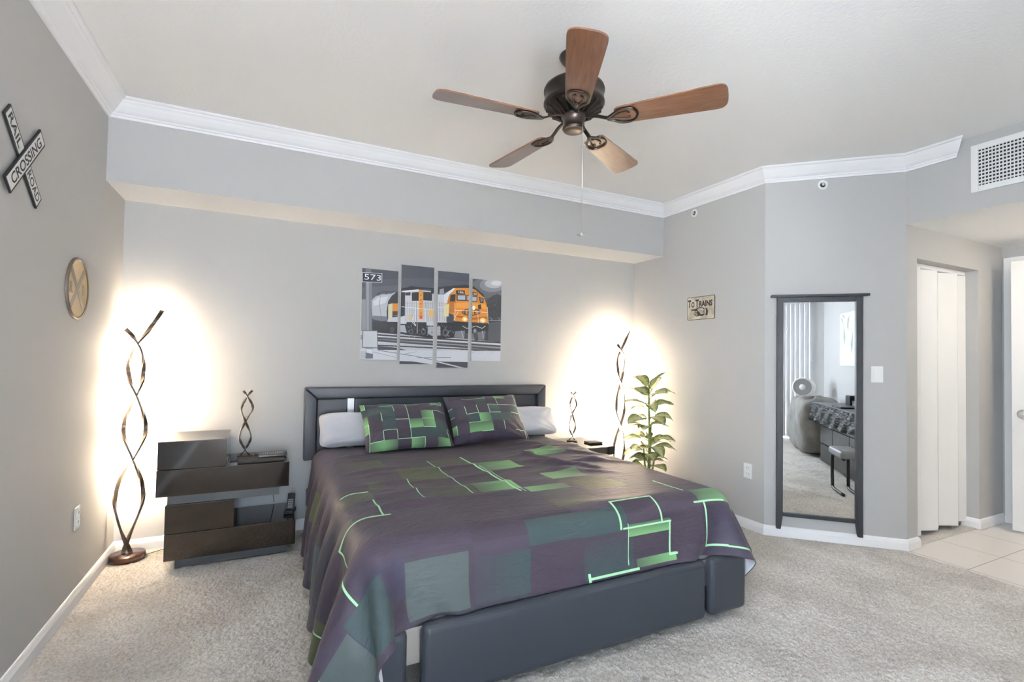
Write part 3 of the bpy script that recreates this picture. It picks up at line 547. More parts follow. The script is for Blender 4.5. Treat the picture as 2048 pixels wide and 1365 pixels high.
# ------------------------------------------------------------------ canvas prints of the locomotive
ART = """70 74 84 -32 762 1145 880 1161 -12 -15 -14
82 86 96 -29 618 285 666 548 688 1149 676 1151 566 -26 489
96 99 108 -28 571 286 616 288 510 -26 489
104 107 114 1149 660 1140 630 1112 602 1069 580 1016 567 961 563 910 569 868 585 841 608 831 636 840 665 866 693 907 715 958 729 1013 734 1066 728 1110 713 1138 689
140 143 150 1131 683 1125 662 1106 643 1076 628 1040 618 1002 615 967 620 938 630 919 646 912 665 918 685 937 704 965 719 1000 729 1038 733 1075 729 1104 718 1124 702
190 192 196 1118 693 1113 680 1099 668 1078 658 1052 651 1024 649 998 652 976 658 962 668 957 680 962 693 975 706 996 716 1022 722 1050 725 1077 722 1099 716 1113 706
222 223 226 1105 696 1102 689 1094 682 1082 677 1067 673 1050 672 1035 673 1023 677 1015 682 1012 689 1014 696 1022 702 1035 708 1050 712 1066 713 1081 712 1094 708 1102 703
62 64 69 969 524 1001 568 1030 589 1068 604 1116 591 1122 221 974 217
150 152 158 -26 489 34 493 39 260 -21 257
86 88 95 993 364 1119 385 1122 217 995 222
205 207 212 1001 384 1119 389 1119 393 1000 387
190 192 198 1007 409 1033 386 1035 388 1010 412
190 192 198 1075 413 1101 389 1103 391 1077 415
196 198 206 -21 264 336 256 1157 211 1161 -20 -15 -21
150 152 160 -20 203 338 182 1158 136 1158 183 337 221 -20 237
62 63 66 116 234 1157 200 1158 213 117 245
225 226 229 117 227 1157 192 1158 197 117 231
70 71 74 117 210 1157 171 1158 184 117 221
75 76 79 117 192 1158 142 1159 158 118 206
210 211 214 118 186 1158 135 1159 140 118 190
60 61 64 118 159 1158 135 1159 146 118 168
212 214 222 -18 135 339 132 1158 143 1161 -20 -15 -21
70 72 78 122 159 267 148 339 132 122 131
70 72 78 792 152 1039 144 889 137 817 145
88 90 98 122 126 412 85 412 89 123 130
88 90 98 412 85 827 0 828 5 413 89
140 142 150 95 112 283 69 283 72 96 115
96 98 104 412 74 683 81 683 85 412 78
150 152 160 297 98 412 121 411 124 296 101
60 62 68 277 51 377 49 539 27 540 -13 271 -14
66 68 74 561 51 826 48 828 -13 563 -13
214 216 222 560 47 794 -6 796 3 562 55
192 195 203 71 488 100 518 141 535 217 547 244 563 211 505 188 447 182 384 188 349 145 343 80 361
222 224 230 81 479 121 513 189 524 170 474 88 448
120 123 130 80 378 182 377 188 345 145 340 84 352
110 112 120 133 531 127 471 130 471 135 531
110 112 120 127 471 134 409 137 409 130 471
110 112 120 134 409 147 343 150 344 137 409
60 62 68 101 529 148 554 146 559 99 534
60 62 68 147 553 245 560 244 566 147 559
60 62 68 117 550 117 526 124 527 123 551
60 62 68 171 561 172 537 179 537 178 562
46 48 54 81 340 278 335 279 247 86 258
52 54 60 190 489 217 533 272 576 278 335 186 338 181 412
216 213 176 191 465 222 476 224 363 193 365
214 140 62 222 474 274 479 276 385 224 386
70 60 58 223 417 276 420 276 388 224 386
206 207 213 273 562 416 590 543 585 566 565 639 570 643 352 186 338 193 365 277 381
44 46 52 273 565 314 568 316 390 291 381 277 380
44 46 52 272 590 329 601 357 616 401 611 520 612 535 614 626 632 727 649 727 628 627 587 520 583 520 599 416 596 273 571
228 229 233 290 572 416 594 416 584 290 562
40 42 48 364 566 418 574 419 507 366 503
40 42 48 450 578 522 579 523 514 451 512
58 60 66 315 561 355 568 355 543 316 540
150 152 158 581 606 615 616 616 572 581 569
36 38 44 512 612 577 613 577 571 513 568
84 85 88 320 494 323 347 325 347 322 494
118 119 122 333 495 336 347 339 347 336 495
118 119 122 347 496 350 348 352 348 349 496
84 85 88 360 496 363 349 365 349 362 497
118 119 122 373 497 376 349 379 349 376 497
118 119 122 387 498 390 350 392 350 389 498
84 85 88 400 499 403 350 406 351 403 499
118 119 122 468 503 471 354 474 354 471 503
84 85 88 482 504 485 354 487 354 484 504
118 119 122 496 505 499 355 501 355 498 505
118 119 122 510 506 513 355 515 356 512 506
84 85 88 523 507 526 356 529 356 526 507
118 119 122 537 508 540 357 543 357 540 508
118 119 122 551 509 554 357 557 357 554 509
84 85 88 565 510 568 358 571 358 568 510
118 119 122 579 510 582 359 585 359 582 511
118 119 122 593 511 597 359 599 359 596 511
84 85 88 608 512 611 360 613 360 610 512
118 119 122 622 513 625 361 627 361 624 513
118 119 122 636 514 639 361 642 361 638 514
168 170 176 317 482 636 496 636 498 317 484
168 170 176 318 425 638 437 638 439 318 427
168 170 176 319 390 638 400 638 402 319 392
217 147 68 418 587 452 586 456 370 422 371
205 70 50 429 396 447 397 446 372 431 371
120 80 45 430 555 439 556 439 546 430 545
120 80 45 431 519 440 520 440 510 431 509
120 80 45 432 490 440 491 441 481 432 480
120 80 45 432 454 441 455 441 445 433 444
120 80 45 433 418 442 419 442 409 433 408
226 184 118 497 449 538 452 539 391 498 389
226 184 118 341 392 362 393 360 364 343 363
238 239 242 289 453 546 443 546 446 289 457
238 239 242 564 467 645 465 645 468 564 471
238 239 242 331 447 333 347 336 347 334 447
238 239 242 396 451 398 350 401 350 399 451
238 239 242 469 455 471 354 474 354 472 455
238 239 242 537 459 539 357 542 357 540 459
238 239 242 597 462 599 359 602 360 600 462
42 44 50 186 338 643 350 709 357 712 236 588 225 336 246 188 264
205 207 213 277 350 329 351 329 329 278 327
176 179 187 267 317 317 319 333 262 273 267
205 207 213 483 350 540 351 541 324 483 323
170 173 181 492 315 592 319 595 251 531 243 493 262
92 94 102 236 281 235 275 233 269 230 265 225 262 221 262 216 264 212 268 210 274 209 280 210 286 212 292 215 296 220 298 224 298 229 296 233 292 235 287
34 36 40 230 281 229 277 228 274 226 272 224 271 221 270 219 272 217 274 216 277 215 280 216 284 217 287 219 289 221 290 224 290 226 289 228 287 229 284
92 94 102 380 272 379 265 377 259 373 254 368 252 363 252 358 254 353 258 351 264 350 271 350 278 353 284 357 289 362 291 367 291 372 289 376 285 379 279
34 36 40 373 272 372 268 371 265 369 262 366 261 364 261 361 262 359 264 357 267 357 271 357 275 358 278 360 281 363 282 366 282 369 281 371 279 372 276
92 94 102 479 276 478 267 474 260 470 254 463 251 457 251 451 253 446 259 442 266 441 274 442 283 445 290 450 296 456 299 462 299 469 297 474 291 477 284
34 36 40 470 275 469 271 468 267 465 263 462 262 458 262 455 263 452 266 450 270 450 275 450 279 452 283 454 286 458 288 461 288 464 287 467 284 469 280
92 94 102 656 275 655 265 651 256 645 249 638 245 630 245 622 248 616 254 612 263 610 273 611 283 615 292 621 299 629 303 637 303 644 300 651 294 655 285
34 36 40 646 274 645 269 643 264 640 260 636 258 631 258 627 260 624 263 622 268 621 274 622 279 624 284 627 288 631 290 635 290 639 288 642 285 645 280
170 171 174 689 289 702 271 704 272 691 290
170 171 174 550 327 534 315 535 313 551 325
210 211 214 491 258 493 245 496 246 493 259
170 171 174 553 301 537 287 538 285 554 300
130 131 134 352 237 337 230 338 228 353 235
170 171 174 681 300 666 282 668 280 682 299
96 97 100 395 259 409 237 411 238 397 261
170 171 174 638 318 627 300 629 299 640 317
96 97 100 523 275 515 261 517 260 525 274
170 171 174 563 319 552 305 554 304 564 317
170 171 174 516 270 502 258 504 257 517 268
170 171 174 352 238 357 229 359 230 354 239
210 211 214 513 319 528 308 529 309 514 321
210 211 214 655 273 652 260 654 260 657 273
130 131 134 541 253 548 234 551 235 544 254
170 171 174 362 327 370 304 372 305 364 328
96 97 100 520 277 535 268 536 270 521 279
170 171 174 549 242 558 236 560 238 551 244
130 131 134 374 263 388 255 389 257 375 265
170 171 174 638 263 639 238 641 238 640 263
210 211 214 576 325 590 316 591 318 577 327
210 211 214 390 236 387 218 389 218 392 236
170 171 174 491 312 478 304 480 303 492 310
170 171 174 402 334 389 313 391 312 404 333
130 131 134 581 258 565 242 566 240 583 256
130 131 134 386 302 396 288 397 289 388 303
96 97 100 679 329 669 311 671 310 682 328
170 171 174 338 307 354 301 354 303 339 309
210 211 214 341 276 354 270 355 272 342 278
210 211 214 662 293 655 268 657 267 664 293
130 131 134 598 341 613 317 615 318 600 342
210 211 214 514 297 510 272 512 272 516 297
130 131 134 596 286 584 265 586 264 598 285
170 171 174 539 249 527 228 529 227 541 248
96 97 100 637 335 647 313 649 314 640 336
170 171 174 569 310 565 287 568 286 572 310
210 211 214 451 303 464 285 466 287 453 304
130 131 134 435 260 422 243 424 242 437 259
210 211 214 648 252 664 246 665 249 649 254
130 131 134 447 236 440 224 442 223 449 235
130 131 134 376 296 367 282 369 281 378 295
96 97 100 621 334 625 309 627 310 623 335
130 131 134 602 257 610 250 612 251 604 259
170 171 174 556 321 551 297 553 296 558 320
96 97 100 648 328 633 316 634 314 650 327
130 131 134 431 289 424 281 425 279 433 288
225 226 230 383 395 368 344 373 343 387 394
225 226 230 369 342 399 314 402 317 372 345
225 226 230 402 317 385 352 381 350 398 315
225 226 230 409 338 410 259 414 259 412 338
222 224 228 616 568 692 624 718 626 666 578 658 564 640 503 617 502
217 139 48 640 503 662 565 708 625 823 634 880 625 949 575 971 524 987 463 988 363 705 367 696 417 652 428
186 112 38 650 504 665 564 714 575 708 433 652 428
232 158 70 714 508 825 521 965 512 974 478 715 471
172 98 32 716 411 868 402 987 417 988 398 860 384 716 398
38 40 44 723 647 791 657 863 650 947 591 957 569 943 574 874 626 823 637 724 629
228 218 168 620 486 660 501 657 401 612 397
34 32 34 714 609 787 612 788 582 715 580
34 32 34 851 609 895 601 896 576 852 579
46 46 52 670 570 711 578 708 521 665 517
40 38 40 719 577 798 581 799 530 720 528
176 186 206 727 570 791 574 791 537 728 535
40 38 40 802 577 894 572 895 527 803 530
184 192 208 808 570 888 566 888 534 809 536
44 42 44 907 572 949 559 948 522 917 524
120 128 140 919 563 941 556 939 531 923 532
60 52 48 831 579 842 579 843 531 832 530
48 42 42 925 448 921 440 912 432 897 425 878 420 856 416 834 415 812 416 793 420 779 425 769 432 766 440 769 448 778 456 793 463 811 468 833 472 855 473 877 472 896 469 911 463 921 456
217 139 48 915 448 912 442 904 436 891 430 874 426 855 424 835 423 816 423 800 426 787 430 778 435 776 440 778 446 786 452 799 458 815 462 834 464 854 466 873 465 890 463 903 459 912 454
60 48 44 784 455 797 456 797 426 785 425
60 48 44 812 457 825 457 826 427 813 426
60 48 44 840 458 853 459 854 429 841 428
60 48 44 869 460 882 460 882 430 869 429
60 48 44 893 461 906 462 907 431 894 431
52 44 42 899 504 925 513 932 476 904 466
255 244 214 880 480 879 474 876 468 873 464 868 462 863 461 858 463 854 467 851 472 850 478 851 485 854 490 857 495 862 497 867 497 872 495 876 492 879 486
248 206 130 816 387 815 381 810 375 804 370 796 367 788 367 780 369 774 373 769 379 768 385 769 392 773 398 780 403 787 405 796 406 803 404 810 400 814 394
255 246 220 804 385 803 381 801 378 798 375 794 374 790 374 786 375 783 377 781 380 780 384 781 388 783 392 786 394 790 396 794 396 798 395 801 392 803 389
248 206 130 970 384 969 377 965 370 958 365 949 362 940 362 931 364 924 368 919 374 918 382 919 389 923 396 930 401 939 404 948 404 957 402 964 398 969 391
255 246 220 957 382 957 378 954 374 951 371 947 369 942 369 938 370 934 373 932 377 931 381 931 385 934 389 937 392 941 393 946 393 950 392 954 390 956 386
240 240 240 707 449 827 451 827 455 707 453
240 240 240 826 451 982 446 983 450 827 455
240 230 210 704 507 707 370 711 370 708 507
240 230 210 898 458 904 360 907 360 901 459
240 230 210 980 494 991 356 995 356 984 494
240 230 210 699 371 737 441 734 442 696 372
44 46 52 697 364 997 355 994 302 871 271 707 291
128 130 137 715 288 794 295 787 231 704 243
120 122 128 850 274 969 301 958 228 851 229
70 72 78 858 305 894 306 912 223 880 218
214 216 220 772 329 808 311 810 315 774 333
214 216 220 810 311 846 321 845 325 809 316
214 216 220 846 321 886 334 885 338 845 325
214 216 220 885 334 939 316 940 321 887 338
214 216 220 941 317 970 338 966 341 938 320
200 202 208 760 293 781 234 785 235 764 294
200 202 208 938 300 951 239 955 240 942 301
150 152 158 891 298 891 293 888 288 885 284 881 282 876 281 872 283 868 287 866 292 865 297 866 303 868 308 871 312 876 314 880 314 884 313 888 309 890 304
96 97 100 1034 542 1040 541 1036 537
96 97 100 976 558 982 557 978 553
150 151 154 1101 583 1107 581 1103 577
120 121 124 1043 549 1048 548 1045 545
44 45 48 1078 396 1085 393 1080 389
96 97 100 1033 441 1041 439 1035 435
96 97 100 997 500 1005 497 1000 493
120 121 124 1110 425 1116 424 1112 420
44 45 48 989 540 995 538 991 535
120 121 124 1019 552 1027 549 1022 545
150 151 154 1058 565 1062 563 1059 561
96 97 100 1103 460 1108 459 1104 456
120 121 124 1092 475 1096 474 1093 472
44 45 48 1013 473 1019 472 1015 468
120 121 124 1052 583 1058 581 1054 577
44 45 48 1093 511 1101 509 1096 504
120 121 124 977 469 982 467 978 464
96 97 100 994 463 997 461 995 459
44 45 48 982 515 989 513 984 509
120 121 124 1002 534 1010 532 1004 527
120 121 124 1093 420 1101 417 1096 413
96 97 100 1040 583 1044 582 1041 579
150 151 154 1042 459 1050 457 1045 452
96 97 100 1104 480 1113 477 1107 472
96 97 100 1017 442 1023 440 1019 437
96 97 100 979 547 987 545 981 540
44 45 48 1030 578 1037 576 1033 572
150 151 154 1059 543 1066 541 1062 537
96 97 100 1010 508 1016 506 1012 502
150 151 154 1045 518 1052 516 1047 513
96 97 100 1069 488 1072 487 1070 485
150 151 154 1098 428 1103 427 1099 423
150 151 154 1007 501 1011 499 1008 497
44 45 48 988 566 996 564 991 560
96 97 100 1090 402 1096 400 1092 397
44 45 48 1092 443 1098 441 1094 438
44 45 48 997 418 1002 416 998 413
120 121 124 1063 533 1070 531 1065 527
150 151 154 983 529 988 527 985 524
96 97 100 1012 539 1019 537 1014 532
120 121 124 1067 562 1071 561 1068 559
44 45 48 1044 439 1048 438 1046 436
120 121 124 1038 468 1047 465 1041 461
96 97 100 1075 471 1079 470 1077 468
96 97 100 1089 493 1095 491 1091 487
44 45 48 1050 534 1055 533 1052 529
96 97 100 1072 460 1077 458 1073 455
150 151 154 1039 511 1046 509 1041 504
96 97 100 1102 465 1109 463 1104 459
44 45 48 1035 394 1040 392 1036 389
96 97 100 1018 453 1023 452 1019 449
44 45 48 1090 425 1094 424 1091 421
44 45 48 1052 465 1058 463 1054 459
120 121 124 1050 410 1058 408 1052 403
44 45 48 1083 441 1091 439 1085 434
120 121 124 1080 489 1086 487 1082 483
150 151 154 1103 498 1108 497 1105 495
96 97 100 1063 476 1067 474 1064 472
96 97 100 1050 523 1057 521 1052 517
44 45 48 1006 409 1010 408 1007 406
44 45 48 1046 502 1050 501 1047 498
44 45 48 1013 416 1017 415 1015 412
150 151 154 1060 443 1064 441 1062 439
150 151 154 1089 549 1093 548 1090 545
44 45 48 986 394 994 391 989 387
150 151 154 1094 514 1099 512 1095 510
44 45 48 1010 459 1017 457 1012 453
120 121 124 977 565 981 563 978 561
150 151 154 1042 551 1047 550 1044 547
150 151 154 1063 435 1067 434 1064 432
226 227 230 777 130 782 130 780 125
140 141 144 679 140 684 140 682 136
110 111 114 868 126 873 126 871 121
110 111 114 396 165 400 165 398 161
226 227 230 897 130 903 130 900 125
140 141 144 1016 135 1020 135 1018 131
140 141 144 463 156 468 157 466 152
110 111 114 1084 135 1087 135 1085 132
110 111 114 553 162 557 162 555 157
140 141 144 599 153 602 153 601 150
110 111 114 711 133 714 133 713 130
226 227 230 995 119 999 119 997 116
226 227 230 418 165 423 165 421 160
110 111 114 857 123 861 123 859 119
140 141 144 157 171 159 171 158 168
110 111 114 1015 118 1021 118 1018 113
140 141 144 913 148 918 148 915 143
110 111 114 157 179 161 179 159 175
226 227 230 785 130 790 130 788 126
140 141 144 506 148 510 148 508 144
110 111 114 1036 136 1039 136 1038 133
140 141 144 539 144 544 144 542 140
140 141 144 183 159 188 159 186 155
110 111 114 865 128 870 129 868 124
110 111 114 157 182 159 182 158 180
110 111 114 318 167 322 167 320 162
226 227 230 254 178 259 178 257 174
140 141 144 675 138 679 138 677 134
226 227 230 704 148 708 148 706 144
226 227 230 456 162 459 162 457 158
110 111 114 987 114 990 114 989 111
110 111 114 338 176 341 176 340 173
226 227 230 564 141 568 141 566 137
140 141 144 800 154 805 154 803 149
140 141 144 814 151 816 151 815 149
140 141 144 592 142 597 142 594 138
140 141 144 946 116 949 116 948 113
140 141 144 207 171 211 171 209 167
226 227 230 268 177 272 177 270 173
226 227 230 392 154 395 154 394 151
140 141 144 158 184 160 184 159 182
140 141 144 884 131 889 131 887 127
140 141 144 471 162 475 162 473 158
110 111 114 324 153 327 153 326 150
110 111 114 184 183 188 183 186 180
110 111 114 137 180 141 180 139 175
226 227 230 773 155 776 155 774 152
226 227 230 172 186 175 186 174 183
226 227 230 631 160 636 160 634 155
140 141 144 400 143 404 143 402 140
140 141 144 613 153 616 153 614 150
226 227 230 758 140 763 140 761 136
226 227 230 142 168 144 168 143 166
226 227 230 240 162 243 162 242 160
140 141 144 549 145 553 145 551 141
140 141 144 463 170 467 170 465 166
110 111 114 777 140 782 140 779 135
226 227 230 764 132 770 132 767 127
110 111 114 692 138 696 138 694 135
110 111 114 326 175 331 175 328 170
140 141 144 698 134 701 134 699 131
110 111 114 1012 124 1015 124 1013 122
140 141 144 935 131 940 131 937 127
140 141 144 798 135 801 136 800 133
140 141 144 580 138 584 138 582 134
226 227 230 770 126 773 126 771 123
140 141 144 235 160 239 161 237 157
110 111 114 873 132 878 132 875 128
140 141 144 523 141 525 141 524 139
110 111 114 511 165 514 165 513 162
140 141 144 1033 125 1038 125 1035 121
140 141 144 169 165 173 165 171 161
226 227 230 455 145 458 146 456 143
226 227 230 203 159 206 159 205 156
226 227 230 975 147 980 147 977 142
226 227 230 861 134 865 134 863 131
110 111 114 656 161 658 161 657 158
110 111 114 380 169 382 169 381 166
226 227 230 1054 129 1060 129 1057 124
110 111 114 425 170 430 171 428 166
110 111 114 156 158 158 158 157 156
110 111 114 485 159 487 159 486 156
140 141 144 947 126 950 126 948 124
226 227 230 676 148 679 148 677 146
110 111 114 576 140 582 140 579 135
140 141 144 355 158 359 158 357 154
226 227 230 826 147 831 147 829 143
110 111 114 508 150 511 150 509 146
110 111 114 310 174 313 174 311 171
226 227 230 844 151 848 151 846 148
226 227 230 1062 132 1067 132 1065 127
140 141 144 791 154 797 154 794 149
140 141 144 682 152 685 152 684 149
140 141 144 417 153 422 153 419 148
226 227 230 736 144 738 144 737 142
140 141 144 902 145 906 145 904 141
110 111 114 895 118 899 119 897 115
140 141 144 398 159 400 159 399 156
110 111 114 1064 123 1069 123 1067 118
226 227 230 372 171 375 171 373 168
226 227 230 245 158 249 158 247 155
110 111 114 886 149 889 149 888 146
226 227 230 932 141 937 141 934 137
226 227 230 739 146 745 146 742 141
110 111 114 802 147 807 147 804 142
110 111 114 797 150 803 151 800 145
110 111 114 860 131 864 131 862 128
140 141 144 1055 117 1059 117 1057 113
140 141 144 865 132 867 132 866 130
110 111 114 759 133 763 133 761 129
128 131 138 27 616 70 618 77 268 35 269
158 161 168 32 615 48 617 56 267 40 269
108 111 118 22 719 63 719 64 688 23 685
215 217 222 0 685 142 691 143 622 2 615
42 46 60 4 682 138 687 139 625 5 618
106 108 114 12 268 118 271 124 143 12 144
203 206 211 17 264 113 266 119 148 17 149
112 114 121 38 141 88 139 89 67 36 66
220 222 227 40 136 87 134 86 101 41 109
190 193 200 -1 120 35 118 33 66 -3 66"""

AX, AZ, AY = .585, 1.10, YB - .020
polys = []
for ln in ART.strip().split('\n'):
    q = [int(x) for x in ln.split()]; c = s2l(q[:3]); v = [x / 1000 for x in q[3:]]
    polys.append((c, list(zip(v[::2], v[1::2]))))
def art_word(s, x0, z0, x1, z1, c):
    T_ = text_tris(s); xs = [p[0] for t in T_ for p in t]; ys = [p[1] for t in T_ for p in t]
    return [(s2l(c), [(x0 + (x - min(xs)) / (max(xs) - min(xs)) * (x1 - x0), z0 + (y - min(ys)) / (max(ys) - min(ys)) * (z1 - z0)) for x, y in t]) for t in T_]
WORDS = art_word('573', .016, .634, .134, .676, (240, 242, 246)) + art_word('186', .730, .587, .776, .604, (240, 236, 226)) + art_word('186', .856, .583, .888, .599, (240, 236, 226))
def clip(P, x0, x1, z0, z1):
    for ax, lim, sg in ((0, x0, 1), (0, x1, -1), (1, z0, 1), (1, z1, -1)):
        out = []
        for i in range(len(P)):
            a, b = P[i - 1], P[i]; da, db = sg * (a[ax] - lim), sg * (b[ax] - lim)
            if (da < 0) != (db < 0):
                t = da / (da - db); out.append((a[0] + (b[0] - a[0]) * t, a[1] + (b[1] - a[1]) * t))
            if db >= 0: out.append(b)
        P = out
        if len(P) < 3: return []
    return P
def canvas(label, x0, x1, z0, z1):
    t = thing('canvas_print', label, 'picture', ((x0 + x1) / 2, YB, z0), 0, 'four panel train canvas above the headboard')
    B((x0, AY, z0), (x1, YB - .001, z1), .0015).build('stretched_canvas', 'wood_edge', t)
    bm = bmesh.new(); cl = bm.loops.layers.float_color.new('ink')
    for k, (c, P) in enumerate(polys + WORDS):
        Q = clip(P, x0 - AX + .0012, x1 - AX - .0012, z0 - AZ + .0012, z1 - AZ - .0012)
        if not Q: continue
        yy = AY - .0003 - min(k, 399) * .000012 - (.0002 if k >= len(polys) else 0)
        if len(Q) > 3:
            ar = sum(Q[i - 1][0] * Q[i][1] - Q[i][0] * Q[i - 1][1] for i in range(len(Q)))
        f = bm.faces.new([bm.verts.new((AX + x - t.location.x, yy - t.location.y, AZ + z - t.location.z)) for x, z in Q])
        for lp in f.loops: lp[cl] = (*c, 1)
    bmesh.ops.recalc_face_normals(bm, faces=bm.faces)
    bmesh.ops.triangulate(bm, faces=[f for f in bm.faces if len(f.verts) > 4])
    me = bpy.data.meshes.new('printed_picture'); bm.to_mesh(me); bm.free(); me.materials.append(M['print'])
    o = bpy.data.objects.new('printed_picture', me); col.objects.link(o); o.parent = t
canvas('canvas panel with the 573 post and white tank car, far left of the train set', .585, .848, 1.158, 1.817)
canvas('tall canvas panel with the white locomotive body and orange stripe', .868, 1.122, 1.128, 1.870)
canvas('tall canvas panel with the orange locomotive cab and first number board', 1.152, 1.408, 1.102, 1.850)
canvas('canvas panel with the locomotive nose, trees and pale cloud, far right of the train set', 1.436, 1.692, 1.158, 1.813)

# ------------------------------------------------------------------ railway signs
def crossbuck():
    c = Vector((XL + .012, 2.298, 1.864)); t = thing('railroad_crossing_sign', 'black and white crossbuck sign reading railroad crossing on the left wall', 'sign', (XL, 2.298, 1.864))
    ey, ez, ex = Vector((0, 1, 0)), Vector((0, 0, 1)), Vector((1, 0, 0))
    for nm, d, L, xo in (('rail_road_board', Vector((0, .243, -.222)).normalized(), .362, 0), ('crossing_board', Vector((0, .229, .230)).normalized(), .362, .006)):
        p = ex.cross(d).normalized()   # upright side of the board
        w_ = .0315; o = c + ex * xo
        def qd(l, ww, off): return [o + d * sx * l + p * sy * ww + ex * off for sx, sy in ((-1, -1), (1, -1), (1, 1), (-1, 1))]
        bd = MB().prism(qd(L / 2, w_, -.009), ex * .006).build('board', 'txtblack', t)
        MB().prism(qd(L / 2 - .007, w_ - .007, -.0035), ex * .0012).build('white_field', 'signwhite', bd)
        for wd_, a_, ln_ in ([('CROSSING', 0, .300)] if xo else [('RAIL', -.106, .115), ('ROAD', .106, .120)]):
            letters(MB(), wd_, o + d * a_ + ex * -.0022, d, p, ex, .05, ln_, .037, .0004).build('lettering', 'txtblack', bd, recalc=False)
crossbuck()
def disc_sign():
    c = Vector((XL, 2.888, 1.476)); t = thing('round_railroad_sign', 'round tan metal sign with a grey X and two letters R', 'sign', c); ex, ey, ez = Vector((1, 0, 0)), Vector((0, 1, 0)), Vector((0, 0, 1))
    MB().lathe([(.0, .004), (.128, .004), (.131, .008), (.137, .010), (.141, .006), (.141, .001), (.0, .001)], c, 56, False, ex).build('disc', 'tan', t)
    rim = MB(); rim.lathe([(.128, .0062), (.1315, .0098)], c, 56, False, ex); rim.lathe([(.1385, .0105), (.1415, .006), (.1415, .0008)], c, 56, False, ex); rim.build('rim', 'sticker', t)
    o = c + ex * .0046; xm = MB()
    for s in (1, -1):
        d = Vector((0, s * .68, .735)).normalized(); p = ex.cross(d); xm.prism([o + d * a * .122 + p * b * .0125 for a, b in ((-1, -1), (1, -1), (1, 1), (-1, 1))], ex * (.0006 if s > 0 else .0008))
    xm.build('cross_mark', 'tangrey', t)
    for s in (-1, 1): letters(MB(), 'R', o + ey * s * .080, ey, ez, ex, .05, .042, .052, .0006, .05).build('letter', 'tangrey', t, recalc=False)
disc_sign()
def arrow_sign():
    y0, y1, z0_, z1 = 2.710, 2.990, 1.517, 1.703; c = Vector((XR, (y0 + y1) / 2, (z0_ + z1) / 2)); ex, ey, ez = Vector((-1, 0, 0)), Vector((0, -1, 0)), Vector((0, 0, 1))
    t = thing('to_trains_sign', 'cream metal sign reading to trains with a pointing hand', 'sign', c)
    def rr_(hw, hh, r, off):
        out = []
        for cx, cy, a0 in ((hw - r, hh - r, 0), (-hw + r, hh - r, 90), (-hw + r, -hh + r, 180), (hw - r, -hh + r, 270)):
            for k in range(5):
                a = math.radians(a0 + 22.5 * k); out.append(c + ey * (cx + r * math.cos(a)) + ez * (cy + r * math.sin(a)) + ex * off)
        return out
    MB().prism(rr_(.140, .093, .012, .002), ex * .003).build('rim', 'ink', t)
    MB().prism(rr_(.136, .089, .010, .004), ex * .002).build('plate', 'cream', t)
    o = c + ex * .0062 + ez * .040
    def W(s, x, wd, hh): letters(MB(), s, o + ey * x + ez * (hh - .062) / 2, ey, ez, ex, .05, wd, hh, .0003, .045).build('lettering', 'ink', t, recalc=False)
    W('T', -.113, .032, .062); W('O', -.078, .034, .046); W('T', -.035, .034, .062); W('RAINS', .052, .132, .048)
    hd = MB(); o = c + ex * .0062
    def hp(pts, off=.0002): hd.prism([o + ey * x + ez * z + ex * off for x, z in pts], ex * .0003)
    hp([(-.098, -.010), (-.094, -.006), (-.050, -.005), (-.030, .004), (.000, .006), (.030, .000), (.040, -.004), (.040, -.056), (.020, -.066), (-.010, -.062), (-.034, -.066), (-.058, -.058), (-.064, -.044), (-.056, -.030), (-.060, -.018), (-.092, -.016)])
    hd.mi = 1
    hp([(-.020, -.002), (.020, -.004), (.034, -.012), (.034, -.048), (.006, -.050), (-.014, -.030), (-.034, -.010)], .0006)
    for x, z in ((-.046, -.028), (-.050, -.042), (-.042, -.054)): hp([(x - .008, z - .004), (x + .012, z - .003), (x + .014, z + .003), (x - .006, z + .004)], .0006)
    hd.mi = 0
    for k in range(6): hp([(-.016 + k * .009, -.010 - k * .002), (-.013 + k * .009, -.010 - k * .002), (-.004 + k * .008, -.040), (-.007 + k * .008, -.040)], .001)
    hp([(.046, .000), (.066, -.008), (.076, -.030), (.070, -.064), (.048, -.062), (.056, -.040), (.055, -.020)])
    hd.build('pointing_hand', ['ink', 'cream'], t, recalc=False)
arrow_sign()

# ------------------------------------------------------------------ wall mirror
t = thing('wall_mirror', 'tall mirror in a charcoal wooden frame on the angled wall', 'mirror', OA + tA * .32)
mm = Matrix(((tA.x, nA.x, 0, OA.x), (tA.y, nA.y, 0, OA.y), (0, 0, 1, 0), (0, 0, 0, 1)))
def ab(a, b, bev=.002): return MB().box(a, b, bev, 2, mm)
for s0, s1, inner in ((.072, .109, 1), (.536, .574, 0)):
    q = MB(); y0, y1 = .004, .034
    ft = [(s0, 1.632), (s1, 1.632), (s1, .150), (s1 - (.012 if inner else 0), .060), (s0 + (0 if inner else .012), .060), (s0, .150)]
    q.prism([mm @ Vector((s, y0, z)) for s, z in ft], nA * (y1 - y0)); q.build('stile', 'mirrorframe', t)
ab((.109, .006, 1.598), (.536, .032, 1.632)).build('top_rail', 'mirrorframe', t)
ab((.109, .006, .146), (.536, .032, .170)).build('bottom_rail', 'mirrorframe', t)
ab((.034, .002, 1.632), (.610, .048, 1.648)).build('cap_rail', 'mirrorframe', t)
ab((.105, .012, .165), (.540, .018, 1.602), 0).build('mirror_glass', 'mirror', t)

